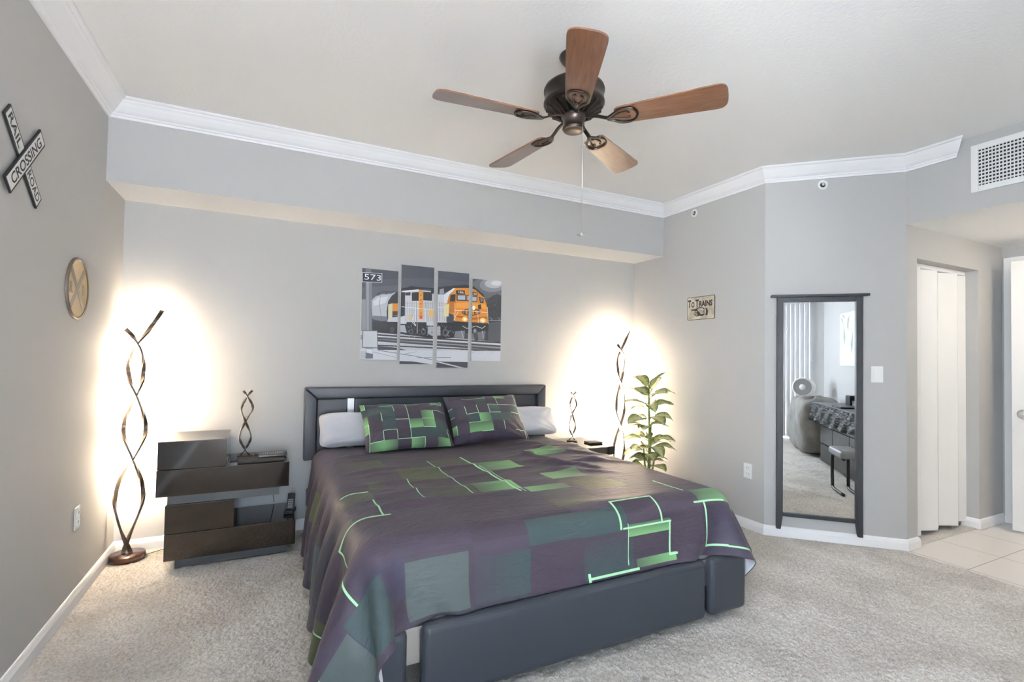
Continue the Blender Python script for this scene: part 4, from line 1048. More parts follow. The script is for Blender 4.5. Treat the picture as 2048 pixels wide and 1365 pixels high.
# ------------------------------------------------------------------ bed
bed = thing('upholstered_bed', 'charcoal leather bed with a framed headboard and steel strips', 'bed', (1.15, 2.6, 0))
hb = MB()
def fpan(mb, a, b, bev=.012): mb.box(a, b, bev, 3)
x0, x1, zb_, zt_ = .222, 2.082, .40, .966
def framepiece(pts, y0, y1):
    mb = MB(); mb.prism([(x, y0, z) for x, z in pts], (0, y1 - y0, 0))
    es = [e for e in mb.bm.edges]; bmesh.ops.bevel(mb.bm, geom=es, offset=.009, segments=3, profile=.5, affect='EDGES'); 
    for f in mb.bm.faces: f.smooth = True
    return mb
yf, yb_ = 3.560, 3.640
framepiece([(x0, zt_), (x1, zt_), (x1 - .076, .890), (x0 + .078, .890)], yf, yb_).build('headboard_top', 'leather', bed)
framepiece([(x0, zt_ - .001), (x0 + .077, .889), (x0 + .077, .48), (x0, .48)], yf, yb_).build('headboard_side', 'leather', bed)
framepiece([(x1, zt_ - .001), (x1 - .075, .889), (x1 - .075, .48), (x1, .48)], yf, yb_).build('headboard_side', 'leather', bed)
for a, b in ((.302, .499), (.549, 1.744), (1.800, 2.004)):
    q = MB(); q.box((a, 3.588, .30), (b, 3.632, .888), .010, 3); q.build('headboard_panel', 'leather', bed)
for a, b in ((.501, .547), (1.746, 1.798)):
    B((a, 3.600, .30), (b, 3.615, .887), .001).build('steel_strip', 'steel', bed)
YF = 1.600
for a, b in ((.246, .432), (.480, 1.786), (1.814, 2.046)):
    q = MB(); q.box((a, YF, .035), (b, YF + .056, .297), .027, 5); q.build('foot_panel', 'leather', bed)
for a, b in ((.424, .488), (1.780, 1.822)):
    B((a, YF + .034, .165), (b, YF + .046, .285), .001).build('steel_strip', 'steel', bed)
for a, b in ((.244, .290), (2.000, 2.046)):
    q = MB(); q.box((a, YF + .055, .035), (b, 3.585, .297), .016, 3); q.build('side_rail', 'leather', bed)
mt = MB(); mt.box((.295, YF + .075, .12), (1.995, 3.570, .535), .09, 5); mt.build('mattress', 'sheet', bed)
fs = MB(); fs.box((.278, YF + .062, .27), (2.014, 3.575, .556), .10, 6); fs.build('fitted_sheet', 'sheet', bed)

def sim_cloth():
    h=0.022
    xs=np.arange(-0.20,2.305,h); ys=np.arange(1.415,3.46,h)
    nx,ny=len(xs),len(ys)
    X,Y=np.meshgrid(xs,ys,indexing='ij')
    rng=np.random.RandomState(3)
    def noise(fx,fy,n,seed):
        r=np.random.RandomState(seed); o=np.zeros_like(X)
        for i in range(n):
            a=r.uniform(0,6.28);k=r.uniform(fx,fy);o+=np.sin(k*(np.cos(a)*X+np.sin(a)*Y)+r.uniform(0,6.28))
        return o/np.sqrt(n)
    P=np.stack([X,Y,0.585+0.004*noise(8,30,14,1)],-1)
    V=np.zeros_like(P)
    # slack: a little extra length over the top right and along the left edge, where the photo shows wrinkles
    slack=1.0+0.012*np.exp(-((X-1.75)/.45)**2-((Y-2.9)/.55)**2)+0.010*np.exp(-((X-.32)/.18)**2)*(Y<3.4)
    cons=[]
    def add(i0,j0,di,dj,st):
        a=(slice(i0,None),)
    def pairs(di,dj,par):
        i,j=np.meshgrid(np.arange(nx),np.arange(ny),indexing='ij')
        m=(i+di<nx)&(j+dj<ny)&(j+dj>=0)
        key=(i//max(di,1))%2 if di and not dj else ((j//dj)%2 if dj and not di else i%2)
        m&=(key==par)
        i=i[m];j=j[m]
        a=i*ny+j;b=(i+di)*ny+(j+dj)
        s=(slack.ravel()[a]+slack.ravel()[b])/2
        if dj: s=s*(1+.13*np.clip((.30-X.ravel()[a])/.22,0,1))
        return a,b,h*np.hypot(di,dj)*s
    for di,dj,st in ((1,0,1),(0,1,1),(1,1,.45),(1,-1,.45),(3,0,.12),(0,3,.12)):
        for par in (0,1):
            cons.append(pairs(di,dj,par)+(st,))
    def box(P,c,hs,r):
        q=P-c; a=np.abs(q)-(hs-r); o=np.maximum(a,0); l=np.linalg.norm(o,axis=-1)
        d=l+np.minimum(a.max(-1),0)-r
        ins=d<0
        if not ins.any(): return
        Pi=q[ins]; ai=a[ins]; oi=o[ins]; li=l[ins]; di=d[ins]
        n=np.where((li>1e-6)[:,None],oi/np.maximum(li,1e-6)[:,None],0.0)
        fl=li<=1e-6
        if fl.any():
            k=ai[fl].argmax(1); nn=np.zeros((fl.sum(),3)); nn[np.arange(len(k)),k]=1; n[fl]=nn
        n=n*np.where(Pi<0,-1,1)
        P[ins]-=n*di[:,None]
        return ins
    Pf=P.reshape(-1,3); 
    boxes=[(np.array([1.15,2.64,0.275]),np.array([.885,.995,.295]),.085),(np.array([1.15,1.62,.16]),np.array([.91,.035,.14]),.02)
           ,(np.array([1.15,2.62,.16]),np.array([.91,.99,.14]),.02)]
    Q=Pf.copy(); dt=1/60; P0=Pf.copy(); w=np.clip(np.minimum(np.minimum(P0[:,0]-.30,2.0-P0[:,0])/.15,(P0[:,1]-1.75)/.15),0,1)[:,None]*.5
    for step in range(260):
        v=(Pf-Q)*(.985 if step<200 else .9); Q=Pf.copy()
        Pf=Pf+v; Pf[:,2]-=9.8*dt*dt*.3
        for it in range(14):
            for a,b,L,st in cons:
                d=Pf[b]-Pf[a]; l=np.sqrt((d*d).sum(1))+1e-9
                c=(d*((l-L)/l*.5*st)[:,None])
                Pf[a]+=c; Pf[b]-=c
            if it%3==2 or it==13:
                hit=np.zeros(len(Pf),bool)
                for c0,hs,r in boxes:
                    ins=box(Pf,c0,hs,r)
                    if ins is not None: hit|=ins
                low=Pf[:,2]<.012; Pf[low,2]=.012; hit|=low
                Pf[hit]=Pf[hit]+(Q[hit]-Pf[hit])*np.array([.35,.35,0.0])
        Pf[:,:2]+=(P0-Pf)[:,:2]*w
        sp=(Pf-Q); l=np.linalg.norm(sp,axis=1); m=l>.03; Pf[m]=Q[m]+sp[m]*(.03/l[m])[:,None]
    P=Pf.reshape(nx,ny,3)
    for k in range(2):
        M=P.copy(); M[1:-1,1:-1]=(P[2:,1:-1]+P[:-2,1:-1]+P[1:-1,2:]+P[1:-1,:-2]+2*P[1:-1,1:-1])/6
        P=M
    return P,X,Y

Pc, Xc, Yc = sim_cloth()
# small creases pressed into the cloth: soft ridges running out from the right side and across the foot
rg = np.random.RandomState(11); nz = np.zeros(Xc.shape)
def ridge(x, y, dx, dy, ln, wd, ht):
    L = math.hypot(dx, dy); ux, uy = dx / L, dy / L
    s = (Xc - x) * ux + (Yc - y) * uy; q = -(Xc - x) * uy + (Yc - y) * ux + .02 * np.sin(s * 9 + x * 40)
    return ht * np.exp(-(q / wd) ** 2) * np.exp(-((s - ln / 2) / (ln * .42)) ** 4)
for k in range(24):
    nz += ridge(1.30 + rg.uniform(0, .55), 2.45 + rg.uniform(-.1, .75), rg.uniform(.6, 1), rg.uniform(-.85, .1), rg.uniform(.25, .6), rg.uniform(.016, .026), rg.uniform(.010, .020))
for k in range(14):
    nz += ridge(.34 + rg.uniform(-.02, .1), 1.75 + rg.uniform(0, 1.5), rg.uniform(.8, 1), rg.uniform(-.2, .3), rg.uniform(.2, .5), rg.uniform(.015, .022), rg.uniform(.005, .011))
for k in range(10):
    nz += ridge(.5 + rg.uniform(0, .9), 1.75 + rg.uniform(0, 1.2), 1, rg.uniform(-.35, .35), rg.uniform(.3, .8), rg.uniform(.02, .035), rg.uniform(.004, .010))
Nc = np.cross(np.gradient(Pc, axis=0), np.gradient(Pc, axis=1)); Nc /= np.linalg.norm(Nc, axis=-1, keepdims=True)
Pc = Pc + Nc * nz[..., None]
Pc[..., 2] += np.where((Pc[..., 2] > .5), .004, 0)
TOP = [(.368, 2.96, .60, 2.75, OL, 'r'), (.85, 2.83, 1.06, 2.62, OL, 'u'), (.622, 2.69, .85, 2.38, OL, None), (1.075, 2.67, 1.31, 2.47, GR, 'r'), (1.52, 2.88, 1.75, 2.72, GR, 'l'),
       (1.315, 2.305, 1.54, 2.165, GR, 'l'), (.89, 2.255, 1.10, 2.085, GR, 'r'), (.655, 2.24, .88, 2.10, OL, 'r'), (1.105, 2.095, 1.33, 2.01, GR, 'l'), (1.38, 2.13, 1.60, 1.93, OL, None),
       (.262, 2.29, .425, 2.155, OL, 'r'), (.435, 2.475, .52, 2.32, OL, 'l'), (1.80, 1.745, 2.06, 1.655, GR, 'r'), (.42, 3.30, .64, 3.20, PU, None), (1.10, 1.88, 1.33, 1.76, OL, 'd'), (.05, 2.96, .20, 2.62, OL, None), (-.16, 2.60, .06, 2.30, TE, None),
       (.425, 1.62, .655, 1.43, LG, None), (.685, 1.59, .905, 1.43, TE, 'r'), (.90, 1.70, 1.135, 1.60, TE, None), (1.135, 1.70, 1.372, 1.595, TE, None), (1.15, 1.575, 1.40, 1.425, TE, 'd'),
       (1.372, 1.615, 1.605, 1.565, GR, 'd'), (1.415, 1.468, 1.635, 1.432, GR, 'r'), (.22, 1.64, .425, 1.52, PU, None), (.13, 1.62, .33, 1.44, TE, None), (-.02, 1.60, .13, 1.44, LG, None), (-.20, 1.60, -.02, 1.49, GR, 'u'),
       (-.2, 2.1, -.05, 1.9, OL, None), (-.1, 3.3, .03, 3.15, GR, None), (-.2, 3.0, -.12, 2.9, GR, None),
       (.30, 2.302, .42, 2.290, MI, None), (.846, 2.83, .852, 2.09, MI, None), (1.060, 2.86, 1.073, 2.04, MI, None), (1.085, 2.60, 1.09, 2.03, MI, None), (.413, 2.16, .420, 1.94, MI, None), (.20, 1.952, .445, 1.940, MI, None), (.198, 1.95, .206, 1.62, MI, None),
       (.623, 2.44, .628, 2.09, MI, None), (1.33, 1.735, 1.56, 1.727, MI, None), (1.553, 1.732, 1.562, 1.60, MI, None), (1.33, 1.735, 1.34, 1.60, MI, None), (1.774, 1.95, 1.783, 1.75, MI, None),
       (1.345, 1.606, 1.61, 1.599, MI, None), (1.597, 1.606, 1.606, 1.455, MI, None), (1.60, 1.465, 1.645, 1.455, MI, None), (1.818, 1.66, 1.828, 1.46, MI, None), (1.82, 1.468, 1.945, 1.458, MI, None), (1.94, 1.465, 2.08, 1.457, MI, None), (1.765, 1.665, 1.95, 1.656, MI, None),
       (1.168, 1.434, 1.425, 1.424, MI, None), (1.165, 1.45, 1.178, 1.415, MI, None), (1.37, 1.62, 1.374, 1.45, MI, None), (.13, 1.63, .134, 1.43, PU, None), (-.2, 2.32, .1, 2.312, MI, None), (-.02, 1.78, .2, 1.772, MI, None), (-.2, 1.9, .05, 1.893, MI, None), (-.1, 2.0, -.095, 1.7, MI, None)]
M['duvet'] = bedding('printed_duvet', TOP)
def gridmesh(name, P, uvs, mats, parent=None, sub=1, solid=None):
    nx, ny = P.shape[:2]; bm = bmesh.new(); lu = bm.loops.layers.uv.new('cloth')
    V = [[bm.verts.new(P[i, j]) for j in range(ny)] for i in range(nx)]
    for i in range(nx - 1):
        for j in range(ny - 1):
            f = bm.faces.new((V[i][j], V[i + 1][j], V[i + 1][j + 1], V[i][j + 1])); f.smooth = True
            for lp, (a, b) in zip(f.loops, ((i, j), (i + 1, j), (i + 1, j + 1), (i, j + 1))): lp[lu].uv = uvs(a, b)
    me = bpy.data.meshes.new(name)
    if parent is not None: bmesh.ops.transform(bm, matrix=WL[parent.name].inverted(), verts=bm.verts)
    bm.to_mesh(me); bm.free()
    for m_ in mats: me.materials.append(M[m_])
    o = bpy.data.objects.new(name, me); col.objects.link(o)
    if parent is not None: o.parent = parent; WL[o.name] = WL[parent.name]
    if solid:
        s = o.modifiers.new('thickness', 'SOLIDIFY'); s.thickness = solid; s.offset = -1 ; s.material_offset = len(mats) - 1
    if sub: s = o.modifiers.new('smooth', 'SUBSURF'); s.levels = sub; s.render_levels = sub
    return o
dv = gridmesh('duvet_cover', Pc, lambda i, j: (float(Xc[i, j]), float(Yc[i, j])), ['duvet', 'inner'], None, 1, .006)
tag(dv, 'dark purple duvet printed with green squares draped over the bed', 'bedding')

def pillow(name, label, c, r, u, hw, hh, th, m, rects=None, group=None, seed=1, flange=0, puff=2.3, n=44):
    c = Vector(c); r = Vector(r).normalized(); u = Vector(u); u = (u - r * u.dot(r)).normalized(); nn = r.cross(u)
    if nn.y > 0: nn = -nn
    t = thing(name, label, 'pillow', c - u * hh, 0, group)
    rg = np.random.RandomState(seed); a = np.linspace(-1, 1, n); A, Bv = np.meshgrid(a, a, indexing='ij')
    sx = 1 - .05 * (1 - np.abs(Bv) ** 1.6) * np.abs(A) ** 2; sy = 1 - .075 * (1 - np.abs(A) ** 1.6) * np.abs(Bv) ** 2
    if puff > 4:
        kk = np.maximum(np.abs(A), np.abs(Bv)) / np.maximum((np.abs(A) ** 7 + np.abs(Bv) ** 7) ** (1 / 7), 1e-6)
    else: kk = np.ones_like(A)
    sx = sx * kk; sy = sy * kk
    prof = (np.clip(1 - np.abs(A) ** puff, 0, 1) * np.clip(1 - np.abs(Bv) ** puff, 0, 1)) ** .55
    wr = np.zeros_like(A)
    for k in range(14):
        an = rg.uniform(0, 6.28); f = rg.uniform(3, 9); wr += np.sin(f * (math.cos(an) * A + math.sin(an) * Bv) + rg.uniform(0, 6.28)) * rg.uniform(.2, 1)
    wr *= .0022 * (prof > 0.02)
    rad = np.zeros_like(A)
    for cx, cy in ((-1, -1), (1, -1), (1, 1), (-1, 1)):
        an = np.arctan2(Bv - cy, A - cx); d = np.hypot(Bv - cy, A - cx); rad += np.sin(an * 16 + cx) * np.exp(-(d / .8) ** 2) * .004 * np.minimum(1, d * 4)
    for side in (1, -1):
        H = th * prof + (wr + rad if flange >= 0 else 0) * np.minimum(1, prof * 3)
        Pp = np.array([[list(c + r * float(A[i, j] * sx[i, j] * hw) + u * float(Bv[i, j] * sy[i, j] * hh) + nn * float(side * H[i, j])) for j in range(n)] for i in range(n)])
        gridmesh('front_cover' if side > 0 else 'back_cover', Pp, lambda i, j: (float(A[i, j]) * hw, float(Bv[i, j]) * hh), [m], t, 1)
    return t
def pc(seed, hw, hh):
    rg = random.Random(seed); R = []; cw, chh = hw / 3.3, hh / 2.6
    k0 = int(hw / cw) + 1; k1 = int(hh / chh) + 1
    for i in range(-k0, k0 + 1):
        for j in range(-k1, k1 + 1):
            q = rg.random(); x, y = i * cw, j * chh
            if q < .17: R.append((x, y, x + cw, y + chh, GR, rg.choice('udlr')))
            elif q < .36: R.append((x, y, x + cw, y + chh, TE, None))
            if rg.random() < .42: R.append((x, y - .0018, x + cw, y + .0018, MI, None))
            if rg.random() < .42: R.append((x - .0018, y, x + .0018, y + chh, MI, None))
    return R
hw1, hh1 = .292, .182
M['case1'] = bedding('printed_pillowcase', pc(5, hw1, hh1), 2.2, cell=(.088, .07)); M['case2'] = bedding('printed_pillowcase_b', pc(12, hw1, hh1), 2.2, cell=(.088, .07))
pillow('bed_pillow', 'white quilted pillow against the headboard on the left side', (.545, 3.455, .692), (1, .0, 0), (0, .13, .22), .245, .122, .056, 'pilloww', None, 'white pillows behind the printed pair', 3, puff=8)
pillow('bed_pillow', 'white quilted pillow against the headboard on the right side', (1.870, 3.455, .690), (1, .0, -.03), (-.03, .13, .22), .240, .122, .056, 'pilloww', None, 'white pillows behind the printed pair', 4, puff=8)
pillow('throw_pillow', 'printed pillow with bright green squares, left of the front pair', (.842, 3.275, .722), (1, -.01, .012), (-.01, .27, .27), hw1, .192, .078, 'case1', None, 'printed purple and green pillows', 5)
pillow('throw_pillow', 'printed pillow with mostly plain purple centre, right of the front pair', (1.425, 3.285, .748), (1, .02, .006), (-.02, .25, .30), .290, .198, .080, 'case2', None, 'printed purple and green pillows', 8)

# ------------------------------------------------------------------ nightstands
ns = thing('nightstand', 'black lacquer nightstand of staggered drawer boxes left of the bed', 'nightstand', (-.16, 3.44, 0))
def dr(a, b, m='lacquer', bev=.0025): return B(a, b, bev)
yb2 = 3.635
B((-.437, 3.262, .006), (.122, yb2 - .02, .052), .001).build('plinth', 'laq_dark', ns)
B((-.484, 3.262, .054), (.166, yb2, .196), .001).build('bottom_body', 'lacquer', ns)
B((-.486, 3.240, .053), (.168, 3.260, .197), .002).build('bottom_drawer', 'lacquer', ns)
B((-.484, 3.262, .198), (-.158, yb2, .352), .001).build('lower_body', 'lacquer', ns)
B((-.486, 3.240, .200), (-.156, 3.260, .353), .002).build('lower_drawer', 'lacquer', ns)
B((-.480, 3.262, .354), (.076, yb2 - .03, .402), .001).build('recessed_band', 'laq_dark', ns)
B((-.528, 3.262, .404), (.124, yb2, .546), .001).build('upper_body', 'lacquer', ns)
B((-.530, 3.240, .403), (.126, 3.260, .548), .002).build('upper_drawer', 'lacquer', ns)
B((-.525, 3.262, .550), (-.204, yb2, .701), .001).build('top_box', 'lacquer', ns)
B((-.527, 3.240, .550), (-.202, 3.260, .703), .002).build('top_drawer', 'lacquer', ns)
n2 = thing('nightstand', 'dark nightstand half hidden behind the bed beside the potted plant', 'nightstand', (2.30, 3.38, 0))
B((2.14, 3.17, .006), (2.44, 3.60, .05), .001).build('plinth', 'laq_dark', n2)
B((2.115, 3.15, .052), (2.47, 3.615, .20), .002).build('bottom_drawer', 'lacquer', n2)
B((2.14, 3.17, .202), (2.40, 3.60, .432), .002).build('middle_body', 'laq_dark', n2)
B((2.10, 3.145, .434), (2.477, 3.615, .500), .002).build('top_slab', 'lacquer', n2)

# ------------------------------------------------------------------ twisted lamps
def strand(mb, pts, w, d, zlit, lit, led):
    """bar with rectangular section; a light strip is inset along the side turned to the wall"""
    P = cr(pts, 10); rows, lrows = [], []
    n = len(P)
    for i, q in enumerate(P):
        t_ = (P[min(i + 1, n - 1)] - P[max(i - 1, 0)]).normalized(); th = led(i / n)
        e1 = Vector((math.cos(th), math.sin(th), 0)); e1 = (e1 - t_ * e1.dot(t_)).normalized(); e2 = t_.cross(e1)
        rows.append([q + e1 * a * w + e2 * b * d for a, b in ((-.5, -.5), (.5, -.5), (.5, .5), (-.5, .5))])
        if q.z > zlit: lrows.append([q + e1 * (w * .5 + a) + e2 * b * d for a, b in ((.0006, -.42), (.003, -.30), (.003, .30), (.0006, .42))])
    mb.grid(rows, True, True, False); lit.grid(lrows, True, True, False)
def twisted(name, label, loc, rot, strands, zlit, baser, baseh, w, d, on, basemat):
    t = thing(name, label, 'lamp', loc, rot, None); m_ = WL[t.name]
    b_ = MB(); b_.lathe([(0, 0), (baser, 0), (baser, baseh * .9), (baser * .985, baseh), (0, baseh)], (0, 0, 0), 48, False); bmesh.ops.transform(b_.bm, matrix=m_, verts=b_.bm.verts); b_.build('base', basemat, t)
    for k, s in enumerate(strands):
        a, l = MB(), MB(); ph = k * PI
        strand(a, s, w, d, zlit, l, lambda f, ph=ph: PI / 2 + 1.7 * math.sin(f * 4.2 * PI + ph))
        bmesh.ops.transform(a.bm, matrix=m_, verts=a.bm.verts); bmesh.ops.transform(l.bm, matrix=m_, verts=l.bm.verts)
        o = a.build('twisted_strand', 'lampm', t); l.build('light_strip', on or 'ledoff', o)
    return t
SA = [(.018, -.012, .034), (-.020, -.016, .135), (-.052, -.012, .25), (-.064, 0, .345), (-.045, .014, .45), (.013, .018, .563), (.050, .010, .65), (.067, 0, .735), (.052, -.012, .83), (.019, -.018, .93), (-.010, -.012, 1.01), (-.023, 0, 1.09), (-.012, .012, 1.17), (.017, .018, 1.235), (.075, .012, 1.335), (.128, .0, 1.44)]
SB = [(-.020, .014, .034), (.010, .018, .135), (.048, .014, .25), (.065, 0, .345), (.052, -.014, .45), (.013, -.018, .563), (-.018, -.010, .65), (-.036, 0, .735), (-.020, .012, .83), (.019, .018, .93), (.042, .012, 1.01), (.047, 0, 1.09), (.040, -.012, 1.17), (.017, -.018, 1.235), (-.012, -.010, 1.285), (-.040, 0, 1.32)]
twisted('floor_lamp', 'tall twisted floor lamp glowing in the corner left of the nightstand', (-.700, 3.520, 0), .21, [SA, SB], .36, .086, .034, .011, .020, 'led', 'lampbase')
twisted('floor_lamp', 'tall twisted floor lamp glowing in the corner behind the potted plant', (2.745, 3.430, 0), .21, [SA, SB], .36, .086, .034, .011, .020, 'led', 'lampbase')
TA = [(-.026, 0, .012), (.000, .006, .048), (.030, 0, .125), (-.003, -.006, .222), (-.026, 0, .30), (.004, .006, .375), (.030, 0, .412)]
TB = [(.024, 0, .012), (.000, -.006, .048), (-.032, 0, .125), (-.003, .006, .222), (.036, 0, .30), (.005, -.006, .375), (-.018, 0, .410)]
twisted('table_lamp', 'small unlit twisted table lamp on the left nightstand', (-.117, 3.47, .548), .1, [TA, TB], .03, .046, .012, .007, .012, None, 'lampm')
twisted('table_lamp', 'small lit twisted table lamp on the right nightstand', (2.275, 3.45, .500), -.15, [TA, TB], .03, .046, .012, .007, .012, 'led_small', 'lampm')
def cable(label, pts, r=.0025):
    mb = MB(); mb.tube(cr(pts, 8), r, 6); tag(mb.build('power_cord', 'cord'), label, 'cord')
cable('thin brown cord running along the carpet from the left floor lamp', [(-.616, 3.54, .006), (-.58, 3.57, .006), (-.53, 3.60, .005), (-.46, 3.615, .005)])
cable('thin black cord hanging behind the open shelf of the left nightstand', [(.02, 3.648, .41), (.03, 3.647, .34), (.045, 3.645, .27), (.055, 3.645, .205)], .002)

# ------------------------------------------------------------------ small things on the nightstands
def remote(label, c, rz, L, wd, hgt=.018, grey=False):
    t = thing('remote_control', label, 'remote control', c, rz, 'remote controls on the left nightstand'); m_ = WL[t.name]
    q = MB(); q.box((-L / 2, -wd / 2, .001), (L / 2, wd / 2, hgt), .005, 3, m_); q.build('body', 'blackp', t)
    bt_ = MB()
    for i in range(11):
        for j in range(3): bt_.box((-L * .4 + i * L * .074, -wd * .3 + j * wd * .24, hgt), (-L * .4 + i * L * .074 + L * .04, -wd * .3 + j * wd * .24 + wd * .13, hgt + .002), 0, 2, m_)
    bt_.build('buttons', 'button', t)
pz = .549
pch = MB(); pch.box((-.150, 3.262, pz), (.100, 3.375, pz + .020), .008, 3)
tag(pch.build('folded_pouch', 'pouch'), 'dark folded cloth pouch on the left nightstand under a remote', 'pouch')
remote('black remote lying on top of the dark cloth pouch', (.030, 3.318, pz + .021), .02, .145, .042)
remote('black remote lying flat behind the dark cloth pouch', (.025, 3.425, pz), .04, .185, .046, .026)
rb = MB(); rb.box((-.195, 3.40, pz), (-.065, 3.425, pz + .010), .003, 2); tag(rb.build('black_cable_box', 'blackp'), 'slim black bar lying beside the unlit table lamp', 'electronics')
ph = thing('cordless_phone', 'grey desk phone handset with buttons on the open lower shelf', 'phone', (.143, 3.40, .197), -.25)
m_ = WL[ph.name] @ Matrix.Rotation(-.35, 4, 'X')
MB().box((-.028, -.045, .0005), (.028, .045, .022), .004, 2, WL[ph.name]).build('cradle', 'blackp', ph)
hs = MB().box((-.021, -.012, .014), (.021, .010, .115), .005, 3, m_).build('handset', 'blackp', ph)
kb = MB()
for i in range(3):
    for j in range(5): kb.box((-.014 + i * .010, -.0135, .028 + j * .011), (-.006 + i * .010, -.0115, .035 + j * .011), 0, 2, m_)
kb.build('keypad', 'button', hs)
pk = MB(); pk.box((2.335, 3.27, .501), (2.455, 3.37, .514), .005, 3); tag(pk.build('leather_wallet', 'pouch'), 'brown folded wallet on the right nightstand in front of the lit lamp', 'wallet')
ph2 = MB(); ph2.box((2.165, 3.30, .501), (2.235, 3.385, .509), .003, 2); tag(ph2.build('mobile_phone', 'blackp'), 'flat dark phone on the right nightstand at the lamp foot', 'phone')

# ------------------------------------------------------------------ potted plant
pl = thing('potted_plant', 'potted dieffenbachia with variegated leaves in the corner by the lamp', 'plant', (2.80, 3.12, 0))
PX, PY = 2.80, 3.12
MB().lathe([(0, 0), (.070, 0), (.078, .01), (.100, .23), (.112, .232), (.116, .262), (.108, .266), (.100, .264), (.096, .24), (0, .24)], (PX, PY, 0), 40, False).build('pot', 'pot', pl)
MB().lathe([(0, .246), (.098, .244)], (PX, PY, 0), 30, False).build('soil', 'soil', pl)
stm = MB(); rgp = random.Random(6)
trunks = [((0, 0), (-.012, -.01), .94), ((.02, .015), (.02, .0), .66), ((-.025, .01), (-.05, .01), .50), ((.0, -.03), (.03, -.04), .44)]
for (bx, by), (tx, ty), hh in trunks:
    stm.tube(cr([(PX + bx, PY + by, .235), (PX + (bx + tx) / 2 + .006, PY + (by + ty) / 2, (.235 + hh) / 2), (PX + tx, PY + ty, hh)], 8), .008, 8)
lf = MB(); luv = lf.bm.loops.layers.uv.new('UVMap')
def leafshape(o, az, el, L, wd, droop, roll=0):
    o = Vector(o); d0 = Vector((math.cos(az), math.sin(az), 0)); sd = Vector((-math.sin(az), math.cos(az), 0)); n = 9; pts = []
    for i in range(n + 1):
        t = i / n; e = el - droop * t; 
        pts.append((t, e))
    p = Vector(o); rows = []; pl_ = L * .28
    q = o + d0 * math.cos(el) * pl_ + Vector((0, 0, math.sin(el) * pl_)); stm.tube([o, (o + q) / 2 + Vector((0, 0, .006)), q], .0028, 6); p = q
    for i, (t, e) in enumerate(pts):
        hwid = wd * (math.sin(PI * min(1, t * .93 + .07)) ** .8) * (1 - .25 * t) if i < n else .0005
        upv = Vector((-math.sin(e) * d0.x, -math.sin(e) * d0.y, math.cos(e))); row = []
        for k, s in enumerate((-1, -.55, 0, .55, 1)): row.append(p + (sd * math.cos(roll) + upv * math.sin(roll)) * s * hwid + (upv * math.cos(roll) - sd * math.sin(roll)) * (abs(s) * hwid * .30 + .004 * math.sin(t * 11 + s * 2) * abs(s)))
        rows.append(row); p = p + (d0 * math.cos(e) + Vector((0, 0, math.sin(e)))) * (L / n)
    R = [[lf.bm.verts.new(x) for x in r] for r in rows]
    for i in range(n):
        for k in range(4):
            f = lf.bm.faces.new((R[i][k], R[i][k + 1], R[i + 1][k + 1], R[i + 1][k])); f.smooth = True
            for lp, (a, b) in zip(f.loops, ((i, k), (i, k + 1), (i + 1, k + 1), (i + 1, k))): lp[luv].uv = (b / 4, a / n)
for (z, cnt, L, el, dr_, off) in ((.93, 3, .20, .75, .55, .2), (.88, 4, .20, .45, .75, 1.0), (.80, 4, .185, .30, .95, .45), (.70, 5, .165, .25, 1.1, 1.3), (.63, 4, .15, .35, .9, .1), (.52, 5, .18, .40, .95, .8), (.46, 5, .185, .30, 1.0, .2), (.38, 5, .165, .25, .9, 1.0), (.33, 5, .15, .15, .8, .5)):
    for k in range(cnt + 1):
        az = off + 2 * PI * k / (cnt + 1) + rgp.uniform(-.25, .25); sc_ = rgp.uniform(.85, 1.12)
        if math.sin(az) > .6 or math.cos(az) > .55: sc_ *= .80
        leafshape((PX + rgp.uniform(-.02, .02), PY + rgp.uniform(-.02, .02), z + rgp.uniform(-.02, .02)), az, el + rgp.uniform(-.15, .2), L * sc_ * 1.08, .058 * sc_ * rgp.uniform(.9, 1.15), dr_ * rgp.uniform(.7, 1.3), rgp.uniform(-.5, .5))
leafshape((PX - .012, PY - .01, .88), 2.0, 1.5, .14, .016, .05)
stm.build('stems', 'stem', pl); lf.build('foliage', 'leaf', pl, recalc=False)

# ------------------------------------------------------------------ the far end of the room, seen in the mirror
dg = Vector((1, 1, 0)).normalized(); ndg = Vector((-1, 1, 0)).normalized()   # along the diagonal wall / out of it
DM = Matrix(((dg.x, ndg.x, 0, 1.205 + .0), (dg.y, ndg.y, 0, -1.205), (0, 0, 1, 0), (0, 0, 0, 1)))    # origin on the line x-y=2.41
def db(a, b, bev=0, seg=2): return MB().box(a, b, bev, seg, DM)
dk = thing('dresser', 'long black dresser with drawers draped in dark film along the rear diagonal wall', 'dresser', DM @ Vector((1.5, -.2, 0)))
db((.87, -.44, .02), (2.30, -.02, .44), .003).build('lower_body', 'dresser', dk)
db((.64, -.45, .45), (2.30, .0, .672), .003).build('upper_body', 'dresser', dk)
db((.62, -.455, .673), (2.32, .012, .695), .003).build('top', 'laq_dark', dk)
for a, b, z0_, z1 in ((.89, 1.30, .03, .235), (1.31, 1.80, .03, .235), (1.81, 2.28, .03, .235), (.89, 1.30, .245, .44), (1.31, 1.80, .245, .44), (1.81, 2.28, .245, .44)):
    db((a, -.02, z0_), (b, -.004, z1), .003).build('drawer', 'dresser', dk)
db((.66, .0, .236), (2.30, .004, .244)).build('steel_line', 'steel', dk) if False else None
fm = MB(); rows = []
rgf = random.Random(2)
for i in range(49):
    s = .63 + i * .0335; row = []
    for j in range(9):
        f = j / 8; row.append(DM @ Vector((s, .016 + .018 * math.sin(s * 23 + j * .9) * f + .012 * math.sin(s * 51 + j) + .014, .690 - .21 * f + .014 * math.sin(s * 17) * f)))
    rows.append(row)
fm.grid(rows); fm.build('draped_film', 'blackbag', dk)
bg = MB(); rows = []
c0 = DM @ Vector((.16, -.12, 0))
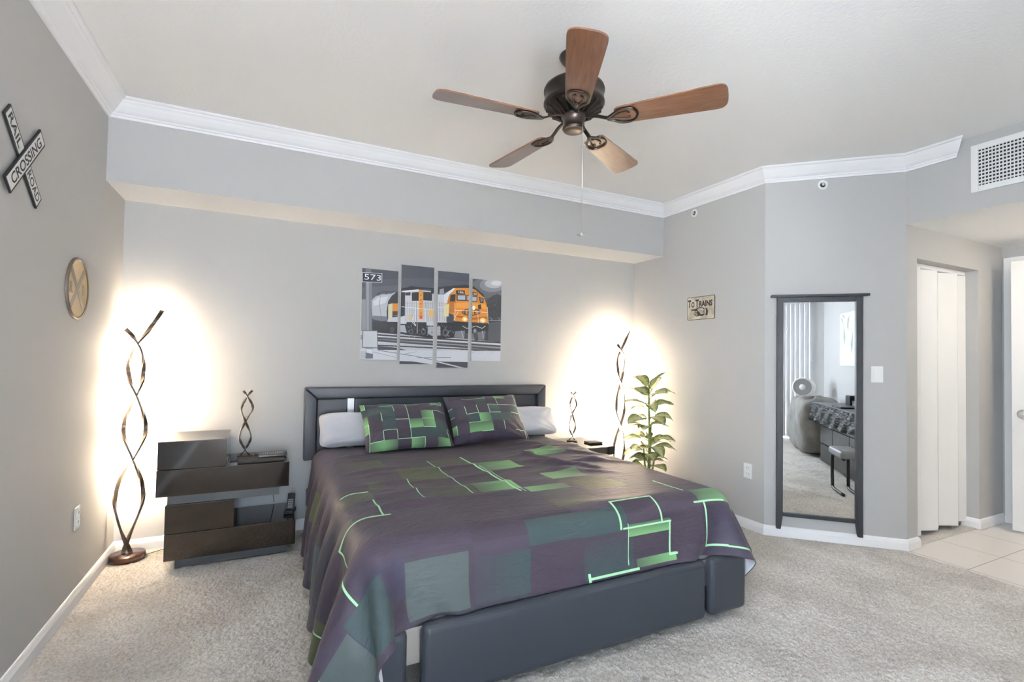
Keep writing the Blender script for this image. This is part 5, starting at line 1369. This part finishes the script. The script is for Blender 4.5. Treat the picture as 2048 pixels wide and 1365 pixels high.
for i in range(25):
    ph_ = -PI / 2 + PI * i / 24; row = []
    for j in range(48):
        a = 2 * PI * j / 48; k = abs(math.cos(ph_)) ** .33; zz_ = math.copysign(abs(math.sin(ph_)) ** .7, math.sin(ph_))
        rr_2 = 1 + .03 * math.sin(a * 7 + i * .5) + .02 * math.sin(a * 13 - i * .8)
        se = (abs(math.cos(a)) ** 7 + abs(math.sin(a)) ** 7) ** (-1 / 7)
        row.append(DM @ Vector((.20 + .40 * k * se * math.cos(a) * rr_2 * .92, -.12 + .27 * k * se * math.sin(a) * rr_2 * .92, .372 + .35 * zz_ + .02 * math.sin(a * 5 + 1) * max(0, zz_) )))
    rows.append(row)
bg.grid(rows, True, True); o = bg.build('bean_bag', 'bagm'); tag(o, 'big grey wrinkled bean bag seat reflected in the mirror', 'bean bag')
st = thing('stool', 'low stool with grey padded seat and black bent frame seen in the mirror', 'stool', DM @ Vector((2.25, .30, 0)))
db((2.17, .10, .335), (2.52, .29, .405), .03, 4).build('seat', 'seat', st)
for y in (.13, .26):
    q = MB(); q.tube([DM @ Vector(p) for p in cr([(2.50, y, .33), (2.25, y, .335), (2.20, y, .29), (2.20, y, .07), (2.235, y, .018), (2.49, y, .016)], 6)], .014, 8); q.build('leg_frame', 'blackp', st)
pf = thing('pedestal_fan', 'white round air circulator fan behind the bean bag in the mirror', 'fan', (1.02, -1.62, 0))
hc = Vector((1.04, -1.60, .825)); ax = Vector((.30, .95, .05)).normalized()
MB().lathe([(0, 0), (.15, 0), (.15, .02), (.03, .035)], (1.02, -1.62, 0), 36, False).build('base', 'white', pf)
MB().lathe([(.018, .03), (.018, .70)], (1.02, -1.62, 0), 18).build('pole', 'white', pf)
MB().lathe([(0, -.13), (.09, -.12), (.128, -.08), (.135, .0), (.135, .10), (.130, .115), (.118, .115)], hc, 40, False, ax).build('shell', 'white', pf)
MB().lathe([(0, .108), (.118, .110)], hc, 40, False, ax).build('grille', 'button', pf)
MB().lathe([(0, .122), (.035, .121), (.042, .110)], hc, 28, False, ax).build('hub_cap', 'white', pf)
DW = Matrix(((dg.x, ndg.x, 0, 1.55), (dg.y, ndg.y, 0, -1.55), (0, 0, 1, 0), (0, 0, 0, 1)))   # on the diagonal wall
po = thing('poster', 'pale leaf print poster on the rear diagonal wall seen in the mirror', 'poster', DW @ Vector((.27, 0, 1.14)))
MB().box((.02, .002, 1.145), (.56, .014, 1.83), 0, 2, DW).build('sheet', 'poster', po)
q = MB()
for (sx_, sz_, an, L) in ((.06, 1.80, -.9, .16), (.10, 1.82, -.5, .14), (.30, 1.76, -1.5, .20), (.20, 1.40, 1.7, .3), (.36, 1.80, -2.0, .2), (.42, 1.3, 1.4, .3)):
    d_ = Vector((math.cos(an), math.sin(an))); p_ = Vector((-d_.y, d_.x)); b_ = Vector((sx_, sz_))
    q.poly([DW @ Vector((v.x, .0145, v.y)) for v in (b_, b_ + d_ * L * .4 + p_ * L * .13, b_ + d_ * L, b_ + d_ * L * .4 - p_ * L * .13)])
q.build('leaf_print', 'leafart', po, recalc=False)
sp = thing('speaker', 'small black speaker on the dresser top seen in the mirror', 'speaker', DM @ Vector((1.02, -.30, .696))); 
db((.955, -.36, .697), (1.085, -.24, .81), .006).build('cabinet', 'blackp', sp)
db((1.10, -.36, .697), (1.24, -.26, .76), .004).build('side_unit', 'laq_dark', sp)
lp = thing('laptop', 'open laptop on the dresser top seen in the mirror', 'laptop', DM @ Vector((1.35, -.15, .696)))
db((1.20, -.235, .697), (1.48, -.03, .712), .003).build('keyboard_base', 'blackp', lp)
MB().box((0, -.006, 0), (.28, 0, .19), .003, 2, DM @ Matrix.Translation((1.20, -.238, .712)) @ Matrix.Rotation(.28, 4, 'X')).build('screen_lid', 'screen', lp)
vb = thing('vertical_blinds', 'pale vertical blinds drawn across the side of the rear window', 'blinds', (.62, YR + .05, 2.15))
B((W0 - .03, YR + .02, WT + .0), (W1 + .02, YR + .075, WT + .05), .003).build('headrail', 'white', vb)
x = .34
while x < .85:
    m_ = Matrix.Translation((x, YR + .048, 0)) @ Matrix.Rotation(.22, 4, 'Z'); q = MB(); q.grid([[m_ @ Vector((-.042 + .084 * k / 6, .006 * math.sin(PI * k / 6), z)) for k in range(7)] for z in (.03, WT)]); q.build('vane', 'blind', vb); x += .072
